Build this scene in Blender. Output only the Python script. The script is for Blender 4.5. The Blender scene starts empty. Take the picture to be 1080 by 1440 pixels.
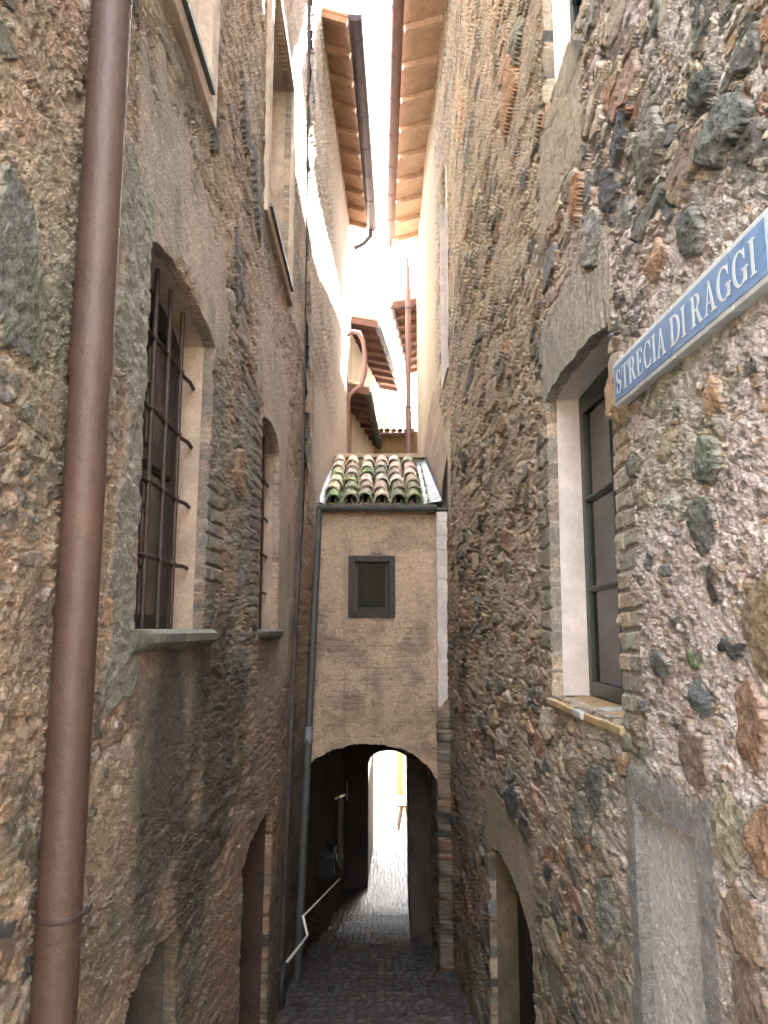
import bpy, math, random
import numpy as np
random.seed(7)
R = math.radians
SC = bpy.context.scene
COL = SC.collection

# ------------------------------------------------------------------ camera
cam_d = bpy.data.cameras.new("camera")
cam = bpy.data.objects.new("camera", cam_d); COL.objects.link(cam)
cam_d.lens = 27.5; cam_d.sensor_width = 36; cam_d.sensor_fit = 'AUTO'
cam_d.clip_start = 0.05; cam_d.clip_end = 600
cam.location = (0, 0, 0)
cam.rotation_euler = (R(90) + math.atan(165/1100.), 0, -math.atan(10/1112.))
SC.camera = cam
SC.render.resolution_x = 768; SC.render.resolution_y = 1024

# ------------------------------------------------------------------ light
SUN = np.array([1.75, 5.7, 6.9]); SUN /= np.linalg.norm(SUN)
EL = math.asin(SUN[2]); AZ = math.atan2(SUN[0], SUN[1])
W = bpy.data.worlds.new("World"); SC.world = W; W.use_nodes = True
nt = W.node_tree
bg = nt.nodes['Background']
sky = nt.nodes.new('ShaderNodeTexSky'); sky.sky_type = 'NISHITA'; sky.sun_disc = False
sky.sun_elevation = EL; sky.sun_rotation = AZ
sky.air_density = 1.0; sky.dust_density = 2.5; sky.ozone_density = 1.0
hs = nt.nodes.new('ShaderNodeHueSaturation'); hs.inputs['Saturation'].default_value = .2   # milky hazy sky
nt.links.new(sky.outputs[0], hs.inputs['Color']); nt.links.new(hs.outputs[0], bg.inputs[0]); bg.inputs[1].default_value = 0.15
sl = bpy.data.lights.new("sun", 'SUN'); sl.energy = 4.0; sl.angle = R(0.5); sl.color = (1, .95, .87)
sun = bpy.data.objects.new("sun", sl); COL.objects.link(sun)
sun.rotation_euler = (R(90) - EL, 0, math.pi - AZ)
sun.location = (3, 10, 30)
SC.view_settings.view_transform = 'Standard'; SC.view_settings.look = 'None'
SC.view_settings.gamma = 1; SC.view_settings.exposure = 5.15
SC.cycles.diffuse_bounces = 10; SC.cycles.max_bounces = 12
SC.cycles.use_denoising = True
SC.cycles.sample_clamp_indirect = 8

# ------------------------------------------------------------------ noise (numpy)
def ihash(ix, iy, seed):
    h = (ix.astype(np.int64) * 374761393 + iy.astype(np.int64) * 668265263 + seed * 1274126177) & 0xffffffff
    h = ((h ^ (h >> 13)) * 1274126177) & 0xffffffff
    h = ((h ^ (h >> 16)) * 2246822519) & 0xffffffff
    return (h ^ (h >> 15)) & 0xffffffff
def hf(ix, iy, seed): return ihash(ix, iy, seed) / 4294967295.0
def vnoise(x, y, seed):
    xi = np.floor(x); yi = np.floor(y); fx = x - xi; fy = y - yi
    fx = fx*fx*(3-2*fx); fy = fy*fy*(3-2*fy)
    xi = xi.astype(np.int64); yi = yi.astype(np.int64)
    a = hf(xi, yi, seed); b = hf(xi+1, yi, seed); c = hf(xi, yi+1, seed); d = hf(xi+1, yi+1, seed)
    return (a*(1-fx)+b*fx)*(1-fy) + (c*(1-fx)+d*fx)*fy
def fbm(x, y, seed, octv=4, gain=.5):
    s = 0; a = 1; t = 0
    for k in range(octv):
        s = s + a*vnoise(x*2**k + 17.3*k, y*2**k - 9.1*k, seed+k*13); t += a; a *= gain
    return s/t*2-1                       # -1..1
def worley(x, y, seed, jit=.85):
    xi = np.floor(x).astype(np.int64); yi = np.floor(y).astype(np.int64)
    f1 = np.full(x.shape, 9.); f2 = np.full(x.shape, 9.)
    idx = np.zeros(x.shape, np.int64); idy = np.zeros(x.shape, np.int64)
    lx = np.zeros(x.shape); ly = np.zeros(x.shape)
    for dx in (-1, 0, 1):
        for dy in (-1, 0, 1):
            cx = xi+dx; cy = yi+dy
            px = cx+.5+(hf(cx, cy, seed)-.5)*jit; py = cy+.5+(hf(cx, cy, seed+1)-.5)*jit
            ax = x-px; ay = y-py
            ang = hf(cx, cy, seed+2)*1.2-.6
            rx = ax*np.cos(ang)+ay*np.sin(ang); ry = -ax*np.sin(ang)+ay*np.cos(ang)
            d = .85*np.sqrt(ax*ax+ay*ay) + .15*np.maximum(np.abs(rx), np.abs(ry))
            n1 = d < f1
            f2 = np.where(n1, f1, np.minimum(f2, d))
            f1 = np.where(n1, d, f1)
            idx = np.where(n1, cx, idx); idy = np.where(n1, cy, idy)
            lx = np.where(n1, ax, lx); ly = np.where(n1, ay, ly)
    return f1, f2, idx, idy, lx, ly
def sst(a, b, x):
    t = np.clip((x-a)/(b-a), 0, 1); return t*t*(3-2*t)
def lerp(a, b, t):
    if np.ndim(a) == np.ndim(t)+1 or np.ndim(b) == np.ndim(t)+1: t = t[..., None]
    return a*(1-t)+b*t
def region(Y, Z, y0, y1, z0, z1, soft=.05, n=0.0, seed=5, sc=6.):
    w = n*fbm(Y*sc, Z*sc, seed, 4) if n else 0
    return sst(-soft, soft, np.minimum(np.minimum(Y-y0, y1-Y), np.minimum(Z-z0, z1-Z)) + w)

# ------------------------------------------------------------------ object helpers
def put(name, me, parent=None, base=(0, 0, 0)):
    o = bpy.data.objects.new(name, me); COL.objects.link(o)
    if parent is not None:
        o.parent = parent
        p = parent; off = [0, 0, 0]
        while p is not None:
            for i in range(3): off[i] += p.location[i]
            p = p.parent
        o.location = (-off[0], -off[1], -off[2])
    return o
def tag(o, label=None, cat=None, group=None, kind=None):
    if label: o['label'] = label
    if cat: o['category'] = cat
    if group: o['group'] = group
    if kind: o['kind'] = kind
    return o
def thing(name, label, cat, loc=(0, 0, 0), group=None):
    o = bpy.data.objects.new(name, None); COL.objects.link(o); o.location = loc
    o.empty_display_size = .2
    return tag(o, label, cat, group)

class MB:
    """collects shapes of one part; vertices are in world metres"""
    def __init__(s): s.v = []; s.f = []; s.c = []
    def add(s, vs, fs, col=(1, 1, 1)):
        n = len(s.v); s.v += [tuple(map(float, v)) for v in vs]; s.c += [col]*len(vs)
        s.f += [tuple(i+n for i in f) for f in fs]
    def hexa(s, p, col=(1, 1, 1)):      # 8 points: bottom 4 ccw, top 4 ccw
        s.add(p, [(3, 2, 1, 0), (4, 5, 6, 7), (0, 1, 5, 4), (1, 2, 6, 5), (2, 3, 7, 6), (3, 0, 4, 7)], col)
    def box(s, x0, x1, y0, y1, z0, z1, col=(1, 1, 1)):
        s.hexa([(x0, y0, z0), (x1, y0, z0), (x1, y1, z0), (x0, y1, z0),
                (x0, y0, z1), (x1, y0, z1), (x1, y1, z1), (x0, y1, z1)], col)
    def bar(s, a, b, w, h, up=(0, 0, 1), col=(1, 1, 1)):
        a = np.array(a, float); b = np.array(b, float); d = b-a; d /= np.linalg.norm(d)
        sd = np.cross(d, up); sd /= np.linalg.norm(sd); u = np.cross(sd, d)
        q = [(-w/2, -h/2), (w/2, -h/2), (w/2, h/2), (-w/2, h/2)]
        s.hexa([a+sd*i+u*j for i, j in q] + [b+sd*i+u*j for i, j in q], col)
    def tube(s, pts, r, n=14, cap=True, col=(1, 1, 1)):
        pts = [np.array(p, float) for p in pts]
        rs = r if isinstance(r, (list, tuple)) else [r]*len(pts)
        vs = []; fs = []; prev = None
        for i, p in enumerate(pts):
            if i == 0: d = pts[1]-p
            elif i == len(pts)-1: d = p-pts[i-1]
            else:
                a = p-pts[i-1]; b = pts[i+1]-p
                d = a/(np.linalg.norm(a)+1e-9)+b/(np.linalg.norm(b)+1e-9)
            d = d/(np.linalg.norm(d)+1e-9)
            if prev is None:
                t = np.array([1., 0, 0]) if abs(d[0]) < .8 else np.array([0, 1., 0])
                prev = np.cross(d, t); prev /= np.linalg.norm(prev)
            u = prev - d*np.dot(prev, d); u /= np.linalg.norm(u); prev = u
            w = np.cross(d, u)
            for k in range(n):
                a = 2*math.pi*k/n
                vs.append(p + (u*math.cos(a)+w*math.sin(a))*rs[i])
        for i in range(len(pts)-1):
            for k in range(n):
                k2 = (k+1) % n
                fs.append((i*n+k, i*n+k2, (i+1)*n+k2, (i+1)*n+k))
        if cap:
            fs.append(tuple(range(n))[::-1]); fs.append(tuple((len(pts)-1)*n+k for k in range(n)))
        s.add(vs, fs, col)
    def trough(s, a, b, r, t=.004, n=12, a0=180, a1=360, col=(1, 1, 1), r2=None):
        """half-round open channel from a to b (gutter, or cover tile with a0=0,a1=180)"""
        a = np.array(a, float); b = np.array(b, float); d = b-a; d /= np.linalg.norm(d)
        sd = np.cross(d, (0, 0, 1)); sd /= np.linalg.norm(sd); u = np.cross(sd, d)
        vs = []; fs = []; m = n+1
        for (p, rr) in ((a, r), (b, r2 if r2 else r)):
            for q in (rr, rr-t):
                for k in range(m):
                    an = R(a0+(a1-a0)*k/n); vs.append(p+sd*math.cos(an)*q+u*math.sin(an)*q)
        # index: end e, layer l, k -> e*2m + l*m + k
        for k in range(n):
            fs.append((k, k+1, 2*m+k+1, 2*m+k)); fs.append((m+k+1, m+k, 3*m+k, 3*m+k+1))
            fs.append((k, m+k, m+k+1, k+1)); fs.append((2*m+k, 2*m+k+1, 3*m+k+1, 3*m+k))
        fs.append((0, 2*m, 3*m, m)); fs.append((n, m+n, 3*m+n, 2*m+n))
        s.add(vs, fs, col)
    def build(s, name, mat, parent=None, smooth=False, bevel=0, label=None):
        me = bpy.data.meshes.new(name)
        me.from_pydata(s.v, [], s.f)
        at = me.color_attributes.new("Col", 'FLOAT_COLOR', 'POINT')
        c = np.ones((len(s.v), 4), np.float32); c[:, :3] = np.array(s.c, np.float32)
        at.data.foreach_set('color', c.ravel())
        if smooth:
            me.polygons.foreach_set('use_smooth', [True]*len(me.polygons))
            me.set_sharp_from_angle(angle=R(40))
        me.materials.append(mat); me.update()
        o = put(name, me, parent)
        if bevel:
            m = o.modifiers.new('bevel', 'BEVEL'); m.width = bevel; m.segments = 2; m.limit_method = 'ANGLE'
        if label: o['label'] = label
        return o

def grid_mesh(name, P, C, keep, back, mat, parent=None, dusty=False):
    """P (nu,nv,3) points, C (nu,nv,3) colours, keep (nu-1,nv-1) faces, back = vector for the skirt"""
    nu, nv = P.shape[:2]
    idx = np.arange(nu*nv).reshape(nu, nv)
    q = np.stack([idx[:-1, :-1], idx[1:, :-1], idx[1:, 1:], idx[:-1, 1:]], -1)
    F = [q[keep]]
    V = P.reshape(-1, 3); CC = C.reshape(-1, 3)
    k2 = np.pad(keep, 1, constant_values=False)
    # interior boundaries only (hole edges)
    e = []
    d = keep[1:, :] != keep[:-1, :]
    i, j = np.nonzero(d); e.append(np.stack([idx[i+1, j], idx[i+1, j+1]], -1))
    d = keep[:, 1:] != keep[:, :-1]
    i, j = np.nonzero(d); e.append(np.stack([idx[i, j+1], idx[i+1, j+1]], -1))
    e = np.concatenate(e)
    if len(e):
        un, inv = np.unique(e, return_inverse=True); inv = inv.reshape(e.shape)
        n0 = len(V)
        bv = V[un].copy()
        bx = back(bv)
        V = np.concatenate([V, bx]); CC = np.concatenate([CC, CC[un]])
        F.append(np.stack([e[:, 0], e[:, 1], n0+inv[:, 1], n0+inv[:, 0]], -1))
    F = np.concatenate(F)
    used = np.unique(F); mp = np.full(len(V), -1); mp[used] = np.arange(len(used))
    V = V[used]; CC = CC[used]; F = mp[F]
    me = bpy.data.meshes.new(name)
    me.vertices.add(len(V)); me.vertices.foreach_set('co', V.astype(np.float32).ravel())
    me.loops.add(F.size); me.loops.foreach_set('vertex_index', F.astype(np.int32).ravel())
    me.polygons.add(len(F)); me.polygons.foreach_set('loop_start', np.arange(0, F.size, 4, dtype=np.int32))
    me.update(calc_edges=True)
    me.polygons.foreach_set('use_smooth', np.ones(len(F), bool))
    at = me.color_attributes.new("Col", 'FLOAT_COLOR', 'POINT')
    if dusty:
        m_ = CC.mean(1, keepdims=True); CC = (m_*np.array([1.0, .995, .97])+(CC-m_)*.80)*1.17
    c4 = np.ones((len(V), 4), np.float32); c4[:, :3] = np.clip(CC, .004, .9)
    at.data.foreach_set('color', c4.ravel())
    me.materials.append(mat); me.validate()
    return put(name, me, parent)

# ------------------------------------------------------------------ materials
def mat(name, col=(.5, .5, .5), rough=.7, metal=0, attr=False, n=None, bump=None, ior=None, emit=None, coat=0):
    """n = list of (scale, low, high) noise multipliers; bump = list of (scale, distance)"""
    m = bpy.data.materials.new(name); m.use_nodes = True
    t = m.node_tree; N = t.nodes; L = t.links; b = N['Principled BSDF']
    b.inputs['Roughness'].default_value = rough; b.inputs['Metallic'].default_value = metal
    if coat: b.inputs['Coat Weight'].default_value = coat
    tc = N.new('ShaderNodeTexCoord')
    if attr:
        a = N.new('ShaderNodeAttribute'); a.attribute_name = 'Col'; cur = a.outputs['Color']
    else:
        a = N.new('ShaderNodeRGB'); a.outputs[0].default_value = (*col, 1); cur = a.outputs[0]
    for k, (s, lo, hi) in enumerate(n or []):
        no = N.new('ShaderNodeTexNoise'); no.inputs['Scale'].default_value = s; no.inputs['Detail'].default_value = 6
        no.inputs['Roughness'].default_value = .65
        L.new(tc.outputs['Object'], no.inputs['Vector'])
        mr = N.new('ShaderNodeMapRange'); mr.inputs['From Min'].default_value = .3; mr.inputs['From Max'].default_value = .7
        mr.inputs['To Min'].default_value = lo; mr.inputs['To Max'].default_value = hi
        L.new(no.outputs[0], mr.inputs['Value'])
        mx = N.new('ShaderNodeMix'); mx.data_type = 'RGBA'; mx.blend_type = 'MULTIPLY'; mx.inputs[0].default_value = 1
        L.new(cur, mx.inputs[6]); L.new(mr.outputs[0], mx.inputs[7]); cur = mx.outputs[2]
    L.new(cur, b.inputs['Base Color'])
    prev = None
    for (s, dist) in bump or []:
        no = N.new('ShaderNodeTexNoise'); no.inputs['Scale'].default_value = s; no.inputs['Detail'].default_value = 7
        no.inputs['Roughness'].default_value = .7
        L.new(tc.outputs['Object'], no.inputs['Vector'])
        bu = N.new('ShaderNodeBump'); bu.inputs['Distance'].default_value = dist; bu.inputs['Strength'].default_value = 1
        L.new(no.outputs[0], bu.inputs['Height'])
        if prev: L.new(prev, bu.inputs['Normal'])
        prev = bu.outputs[0]
    if prev: L.new(prev, b.inputs['Normal'])
    return m
M = {}
M['masonry'] = mat('masonry', rough=.95, attr=True, n=[(24, .80, 1.2), (75, .66, 1.34), (230, .68, 1.32)], bump=[(38, .016), (130, .012)])
M['cobble'] = mat('cobble', rough=.55, attr=True, n=[(30, .75, 1.25)], bump=[(60, .006)])
M['plaster_white'] = mat('white_plaster', (.70, .66, .635), .85, n=[(2.2, .72, 1.08), (9, .86, 1.06), (40, .9, 1.06)], bump=[(25, .006), (120, .003)])
M['plaster_tan'] = mat('tan_plaster', (.44, .35, .28), .9, n=[(2.8, .62, 1.2), (10, .82, 1.1), (50, .85, 1.1)], bump=[(25, .008), (120, .003)])
M['plaster_red'] = mat('reddish_plaster', (.075, .046, .037), .9, n=[(2.5, .6, 1.25), (22, .85, 1.12)], bump=[(20, .012), (120, .004)])
M['plaster_ochre'] = mat('ochre_plaster', (.30, .21, .12), .9, n=[(2, .8, 1.12), (22, .9, 1.1)], bump=[(25, .008)])
M['plaster_cream'] = mat('cream_plaster', (.66, .60, .50), .9, n=[(2, .85, 1.08), (22, .9, 1.1)], bump=[(25, .008)])
M['rough_cement'] = mat('rough_white_cement', (.86, .86, .87), .95, n=[(4, .92, 1.05), (45, .84, 1.08)], bump=[(38, .03), (110, .015)])
M['grey_cement'] = mat('grey_cement', (.25, .25, .265), .95, n=[(5, .8, 1.15), (60, .85, 1.12)], bump=[(30, .008), (120, .004)])
M['copper'] = mat('brown_painted_copper', (.050, .029, .021), .58, metal=.0, n=[(1.2, .75, 1.25), (5, .85, 1.15), (40, .92, 1.08)], bump=[(5, .010), (60, .001)])
M['copper_pale'] = mat('weathered_copper', (.24, .15, .14), .5, metal=.2, n=[(3, .85, 1.15)])
M['gutter'] = mat('brown_gutter_metal', (.10, .092, .115), .4, metal=.2, n=[(3, .85, 1.15)])
M['zinc'] = mat('zinc_flashing', (.24, .28, .33), .6, metal=0, n=[(6, .75, 1.2)], bump=[(7, .01)])
M['zinc_dark'] = mat('dark_zinc', (.075, .088, .088), .55, metal=.1, n=[(5, .75, 1.2)])
M['iron'] = mat('rusty_iron', (.045, .030, .028), .6, metal=.3, n=[(30, .6, 1.4)], bump=[(60, .002)])
M['wood_brown'] = mat('brown_painted_wood', (.018, .013, .011), .6, n=[(12, .8, 1.2)], bump=[(30, .002)])
M['wood_green'] = mat('dark_green_painted_wood', (.012, .026, .026), .38, n=[(12, .7, 1.35)], bump=[(40, .002)])
M['timber'] = mat('roof_timber', (.33, .20, .125), .75, n=[(8, .7, 1.2)], bump=[(20, .006)])
M['timber_pale'] = mat('pale_roof_timber', (.52, .39, .29), .75, n=[(8, .8, 1.15)], bump=[(20, .006)])
M['tile_attr'] = mat('clay_tile', rough=.85, attr=True, n=[(14, .75, 1.2), (70, .85, 1.12)], bump=[(30, .006)])
M['stone_sill'] = mat('mossy_stone', (.13, .135, .105), .9, n=[(9, .6, 1.4), (50, .75, 1.2)], bump=[(22, .015), (90, .006)])
M['door_dark'] = mat('dark_door', (.018, .016, .016), .6, n=[(10, .7, 1.3)])
M['dark_room'] = mat('dark_room', (.03, .03, .032), .9)
M['pale_backing'] = mat('pale_backing', (.62, .63, .63), .85, n=[(2, .8, 1.1), (9, .9, 1.05)])  # pale sheet behind the right window panes, painted for their grey reflection
M['curtain'] = mat('grey_curtain', (.20, .20, .20), .85, n=[(2, .85, 1.1)])
M['sign_white'] = mat('sign_glaze_white', (.50, .56, .58), .4, n=[(12, .75, 1.1), (60, .88, 1.05)], coat=.2)
M['sign_blue'] = mat('sign_glaze_blue', (.085, .19, .38), .4, n=[(7, .75, 1.25), (60, .88, 1.12)], bump=[(15, .002)], coat=.3)
M['letter'] = mat('sign_letter_glaze', (.46, .53, .57), .35, n=[(30, .85, 1.1)])
M['steel'] = mat('galvanised_steel', (.85, .86, .85), .3, metal=.3)
M['black_metal'] = mat('black_metal', (.012, .013, .015), .7)
M['timber_red'] = mat('dark_red_timber', (.17, .09, .075), .8, n=[(8, .7, 1.2)])
M['passage_stone'] = mat('dark_passage_stone', (.085, .077, .072), .95, n=[(3, .6, 1.3), (30, .8, 1.2)], bump=[(20, .02), (90, .006)])  # colour kept dark for the shade inside the covered passage
M['golden_stone'] = mat('golden_stone', (.17, .115, .05), .9, n=[(3, .7, 1.2), (20, .8, 1.15)])
M['pale_exit'] = mat('pale_grey_render', (.20, .18, .15), .9, n=[(2, .8, 1.1), (14, .8, 1.15)], bump=[(14, .02)])
M['mossy_plaster'] = mat('mossy_tan_plaster', (.17, .135, .09), .9, n=[(2.5, .5, 1.4), (14, .8, 1.15)], bump=[(25, .01), (90, .004)])
M['blue_metal'] = mat('blue_grey_metal', (.07, .09, .13), .3, metal=.5)
M['paper'] = mat('white_paper', (.8, .8, .78), .7)
M['crate_wood'] = mat('worn_wood', (.09, .055, .03), .8, n=[(10, .7, 1.2)])
M['ground'] = mat('paving', (.36, .34, .31), .85, n=[(.6, .85, 1.1), (8, .85, 1.1)], bump=[(10, .01)])
def glass_mat(name, ior):
    m = bpy.data.materials.new(name); m.use_nodes = True
    t = m.node_tree; b = t.nodes['Principled BSDF']
    gl = t.nodes.new('ShaderNodeBsdfGlossy'); gl.inputs['Roughness'].default_value = .04
    tr = t.nodes.new('ShaderNodeBsdfTransparent'); tr.inputs[0].default_value = (.75, .8, .78, 1)
    mx = t.nodes.new('ShaderNodeMixShader'); fr = t.nodes.new('ShaderNodeFresnel'); fr.inputs[0].default_value = ior
    t.links.new(fr.outputs[0], mx.inputs[0]); t.links.new(tr.outputs[0], mx.inputs[1]); t.links.new(gl.outputs[0], mx.inputs[2])
    t.links.new(mx.outputs[0], t.nodes['Material Output'].inputs[0]); t.nodes.remove(b)
    return m
M['glass'] = glass_mat('window_glass', 1.42); M['dull_glass'] = glass_mat('dull_glass', 1.08)

# ------------------------------------------------------------------ palettes
def pal(rows):
    a = np.array(rows, float); m = a.mean(1, keepdims=True); return m+(a-m)*.85
P_RIGHT = pal([(.33, .21, .12), (.42, .19, .10), (.12, .145, .13), (.055, .07, .08), (.40, .33, .23), (.24, .22, .18), (.17, .19, .21),
               (.36, .29, .20), (.24, .15, .10), (.50, .43, .33), (.34, .28, .21), (.11, .115, .11), (.46, .29, .15), (.40, .33, .21)])
P_LEFT = pal([(.27, .17, .11), (.20, .13, .09), (.12, .13, .12), (.10, .11, .12), (.30, .23, .16), (.17, .14, .12), (.33, .20, .12), (.23, .18, .14), (.36, .30, .23)])
def pick(P, ix, iy, seed):
    r = hf(ix, iy, seed)
    c = P[np.minimum((r*len(P)).astype(int), len(P)-1)]
    return c*(.62+.75*hf(ix, iy, seed+1))[..., None]

def stone_layer(h, c, Y, Z, cy, cz, seed, prob, amp, P, groove=.012, edge=.10, strata=0.):
    wy = Y + cy*.30*fbm(Y/cy*1.3, Z/cz*1.3, seed+50, 3); wz = Z + cz*.30*fbm(Y/cy*1.3+7, Z/cz*1.3, seed+60, 3)
    f1, f2, ix, iy, lx, ly = worley(wy/cy, wz/cz, seed)
    ed = f2-f1
    r = hf(ix, iy, seed+3)
    sel = (r < prob).astype(float)
    th = edge*(.6+1.2*hf(ix, iy, seed+9))
    s = sst(th, th+.055+.10*sst(2.2, 3.4, Y), ed)*sel
    tilt = (hf(ix, iy, seed+4)-.5)*lx*1.1 + (hf(ix, iy, seed+5)-.5)*ly*1.1
    face = amp*(.35+.9*hf(ix, iy, seed+6)) + amp*tilt + amp*.35*fbm(Y/cy*3, Z/cz*4, seed+80, 3)
    if strata: face = face + strata*np.sin((Z/cz*9) + 5*fbm(Y/cy, Z/cz, seed+90, 2))
    g = groove*np.exp(-((ed-th*.8)/.06)**2)*sel*(.3+hf(ix, iy, seed+8))
    h = lerp(h, face, s) - g
    c = lerp(c, pick(P, ix, iy, seed+7), s)
    return h, c, s

P_GRIT = np.array([(.62, .56, .46), (.50, .42, .32), (.12, .105, .09), (.30, .2, .13), (.56, .50, .44), (.20, .19, .17), (.45, .30, .18), (.10, .10, .10)])
def grit(h, c, L, Y, Z, seed, p=.4, a=.006, k=.6):
    # small pebbles and holes in the lime mortar
    for cy, cz, q, sd in ((.034, .022, p*.7, 0), (.060, .036, p*.45, 20)):
        f1, f2, ix, iy, lx, ly = worley(L/cy+.5*fbm(L*30, Z*30, seed+sd+4, 2), Z/cz+.5*fbm(L*30, Z*30, seed+sd+5, 2), seed+sd)
        s = sst(.10, .22, f2-f1)*(hf(ix, iy, seed+sd+3) < q)
        hole = hf(ix, iy, seed+sd+6) < .30
        h = h+np.where(hole, -2.4*a, a*(1+cy*12))*s*sst(6, 2.5, Y)
        cc = pick(P_GRIT, ix, iy, seed+sd+9)
        c = lerp(c, cc, s*k*np.where(hole, .25, 1))
    return h, c
def brick_layer(h, c, Y, Z, mask, seed, cols, cw=.20, ch=.066, amp=.012):
    row = np.floor(Z/ch + .25*fbm(Y*5, Z*5, seed, 2)).astype(np.int64)
    off = hf(row, row*0, seed+1)
    u = Y/cw + off + .06*fbm(Y*15, Z*15, seed+3, 2); col = np.floor(u).astype(np.int64)
    fu = u-col; fv = Z/ch + .25*fbm(Y*5, Z*5, seed, 2) - row
    e = np.minimum(np.minimum(fu, 1-fu)*cw, np.minimum(fv, 1-fv)*ch)
    s = sst(.004, .012, e + .004*fbm(Y*50, Z*50, seed+4, 3))
    hb = amp*(s*1.0-.5) + amp*.8*(hf(row, col, seed+5)-.5)*s + .003*fbm(Y*40, Z*40, seed+6, 3)
    cb = cols[np.minimum((hf(row, col, seed+7)*len(cols)).astype(int), len(cols)-1)]*(.85+.3*hf(row, col, seed+8))[..., None]
    cb = lerp(np.array([.36, .33, .29])*np.ones(Y.shape+(3,)), cb, s)
    return lerp(h, hb, mask), lerp(c, cb, mask)

# explicit stones: (y, z, half size y, half size z, rotation, colour, height)
RST = [(2.012, .445, .085, .075, .3, (.035, .07, .075), .03), (2.081, .279, .07, .085, -.3, (.12, .14, .12), .022),
       (1.948, .591, .05, .045, .2, (.45, .25, .15), .03), (2.296, .545, .10, .045, -.3, (.46, .36, .25), .018),
       (2.62, .557, .07, .045, 0, (.15, .165, .15), .02), (2.178, -.068, .06, .03, .3, (.13, .17, .08), .02),
       (2.15, -.189, .085, .045, -.2, (.13, .16, .18), .028), (2.193, -.345, .11, .085, .3, (.24, .18, .14), .03),
       (1.85, -.22, .09, .11, .1, (.30, .175, .115), .030), (1.78, .02, .08, .12, 0, (.25, .18, .11), .030),
       (2.028, -.497, .085, .115, .1, (.33, .31, .22), .022), (1.83, -.47, .08, .08, .2, (.33, .19, .11), .035),
       (2.53, .428, .09, .035, 0, (.38, .31, .22), .02), (2.032, .11, .04, .05, .2, (.08, .07, .065), .02),
       (1.91, 1.442, .10, .06, .5, (.07, .085, .085), .035), (2.632, 1.798, .10, .10, .6, (.06, .075, .09), .035),
       (2.784, 1.663, .16, .09, .7, (.08, .09, .11), .035), (4.885, 3.652, .28, .20, .2, (.45, .26, .13), .04),
       (4.587, 3.80, .2, .12, .2, (.24, .25, .20), .04), (2.35, 1.52, .13, .11, .3, (.20, .19, .16), .04),
       (3.288, 1.929, .12, .10, .2, (.42, .20, .09), .04), (1.978, -.70, .09, .09, 0, (.27, .19, .13), .03),
       (2.88, -.464, .05, .05, 0, (.40, .23, .12), .02), (1.942, -.043, .07, .022, 0, (.05, .055, .06), .025),
       (2.038, 1.10, .10, .07, .5, (.12, .145, .14), .035), (1.936, -.86, .10, .08, .2, (.24, .18, .13), .04),
       (2.44, -.10, .08, .04, .2, (.14, .16, .16), .025), (2.36, .187, .05, .03, 0, (.17, .19, .2), .018),
       (2.50, .215, .05, .035, 0, (.15, .17, .2), .018), (1.80, 1.25, .14, .08, .4, (.15, .17, .17), .04),
       (2.36, .74, .13, .05, -.3, (.37, .31, .24), .022), (3.05, 1.62, .15, .10, .8, (.27, .28, .27), .03),
       (2.30, 1.15, .09, .06, .3, (.40, .24, .15), .03), (3.25, -.62, .12, .10, -.5, (.13, .14, .13), .03),
       (3.5, -.8, .1, .16, .7, (.22, .22, .18), .03), (3.15, -1.05, .12, .14, .4, (.25, .25, .22), .03),
       (2.72, -.35, .06, .04, 0, (.20, .13, .09), .02), (2.62, -.25, .05, .03, 0, (.17, .19, .2), .02)]
LST = [(1.72, .84, .13, .22, .2, (.145, .165, .14), .02), (1.60, -.45, .10, .10, .2, (.17, .13, .10), .03),
       (2.35, 2.3, .10, .18, .8, (.12, .14, .14), .03), (4.45, 2.15, .18, .26, .3, (.12, .13, .14), .02),
       (3.2, 2.9, .12, .22, .8, (.10, .11, .12), .03), (3.6, 2.6, .13, .2, .8, (.11, .12, .13), .03),
       (4.5, 3.2, .15, .25, .6, (.12, .13, .14), .03), (5.0, 3.0, .14, .3, .5, (.11, .12, .14), .03),
       (4.25, -.05, .14, .2, .3, (.22, .16, .11), .03), (4.7, .95, .18, .16, .2, (.34, .22, .13), .03),
       (2.15, .62, .04, .05, 0, (.19, .12, .08), .03)]
def explicit(h, c, Y, Z, lst, seed):
    S = fine(Y); jy = fbm(S*14, Z*14, seed, 4); jz = fbm(S*14+9, Z*14, seed+5, 4); rg = fbm(S*30, Z*30, seed+9, 4); r3 = fbm(S*48, Z*48, seed+11, 4, .65); r4 = fbm(S*48+5, Z*48, seed+12, 4, .65)
    for k, (y, z, a, b, ro, col, amp) in enumerate(lst):
        m = (np.abs(Y-y) < a*2.2) & (np.abs(Z-z) < b*2.2+a)
        if not m.any(): continue
        dy = (Y[m]-y)+jy[m]*.03; dz = (Z[m]-z)+jz[m]*.03
        dy = dy+r3[m]*.012; dz = dz+r4[m]*.012
        u = (dy*math.cos(ro)+dz*math.sin(ro))/a; v = (-dy*math.sin(ro)+dz*math.cos(ro))/b
        rs = np.random.RandomState(k*7+seed); npl = rs.randint(5, 7); a0 = rs.rand()*6.28
        d = 0*u
        for q in range(npl):
            an = a0+6.2832*q/npl+rs.uniform(-.35, .35); d = np.maximum(d, (u*math.cos(an)+v*math.sin(an))/rs.uniform(.78, 1.05))
        s = sst(1.02, .96, d); g = .014*np.exp(-((d-1.05)/.05)**2)
        fc = 9+0*u                       # broken facets
        for q in range(4):
            fc = np.minimum(fc, 1+rs.uniform(-.1, .35)+u*rs.uniform(-.55, .55)+v*rs.uniform(-.55, .55))
        ff = amp*.8*fc + .006*rg[m] + .004*r3[m]
        h[m] = lerp(h[m], ff, s)-g
        cc = np.array(col)*(1+.30*rg[m]+.22*r3[m])[:, None]
        c[m] = lerp(c[m], cc, s)
    return h, c

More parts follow.
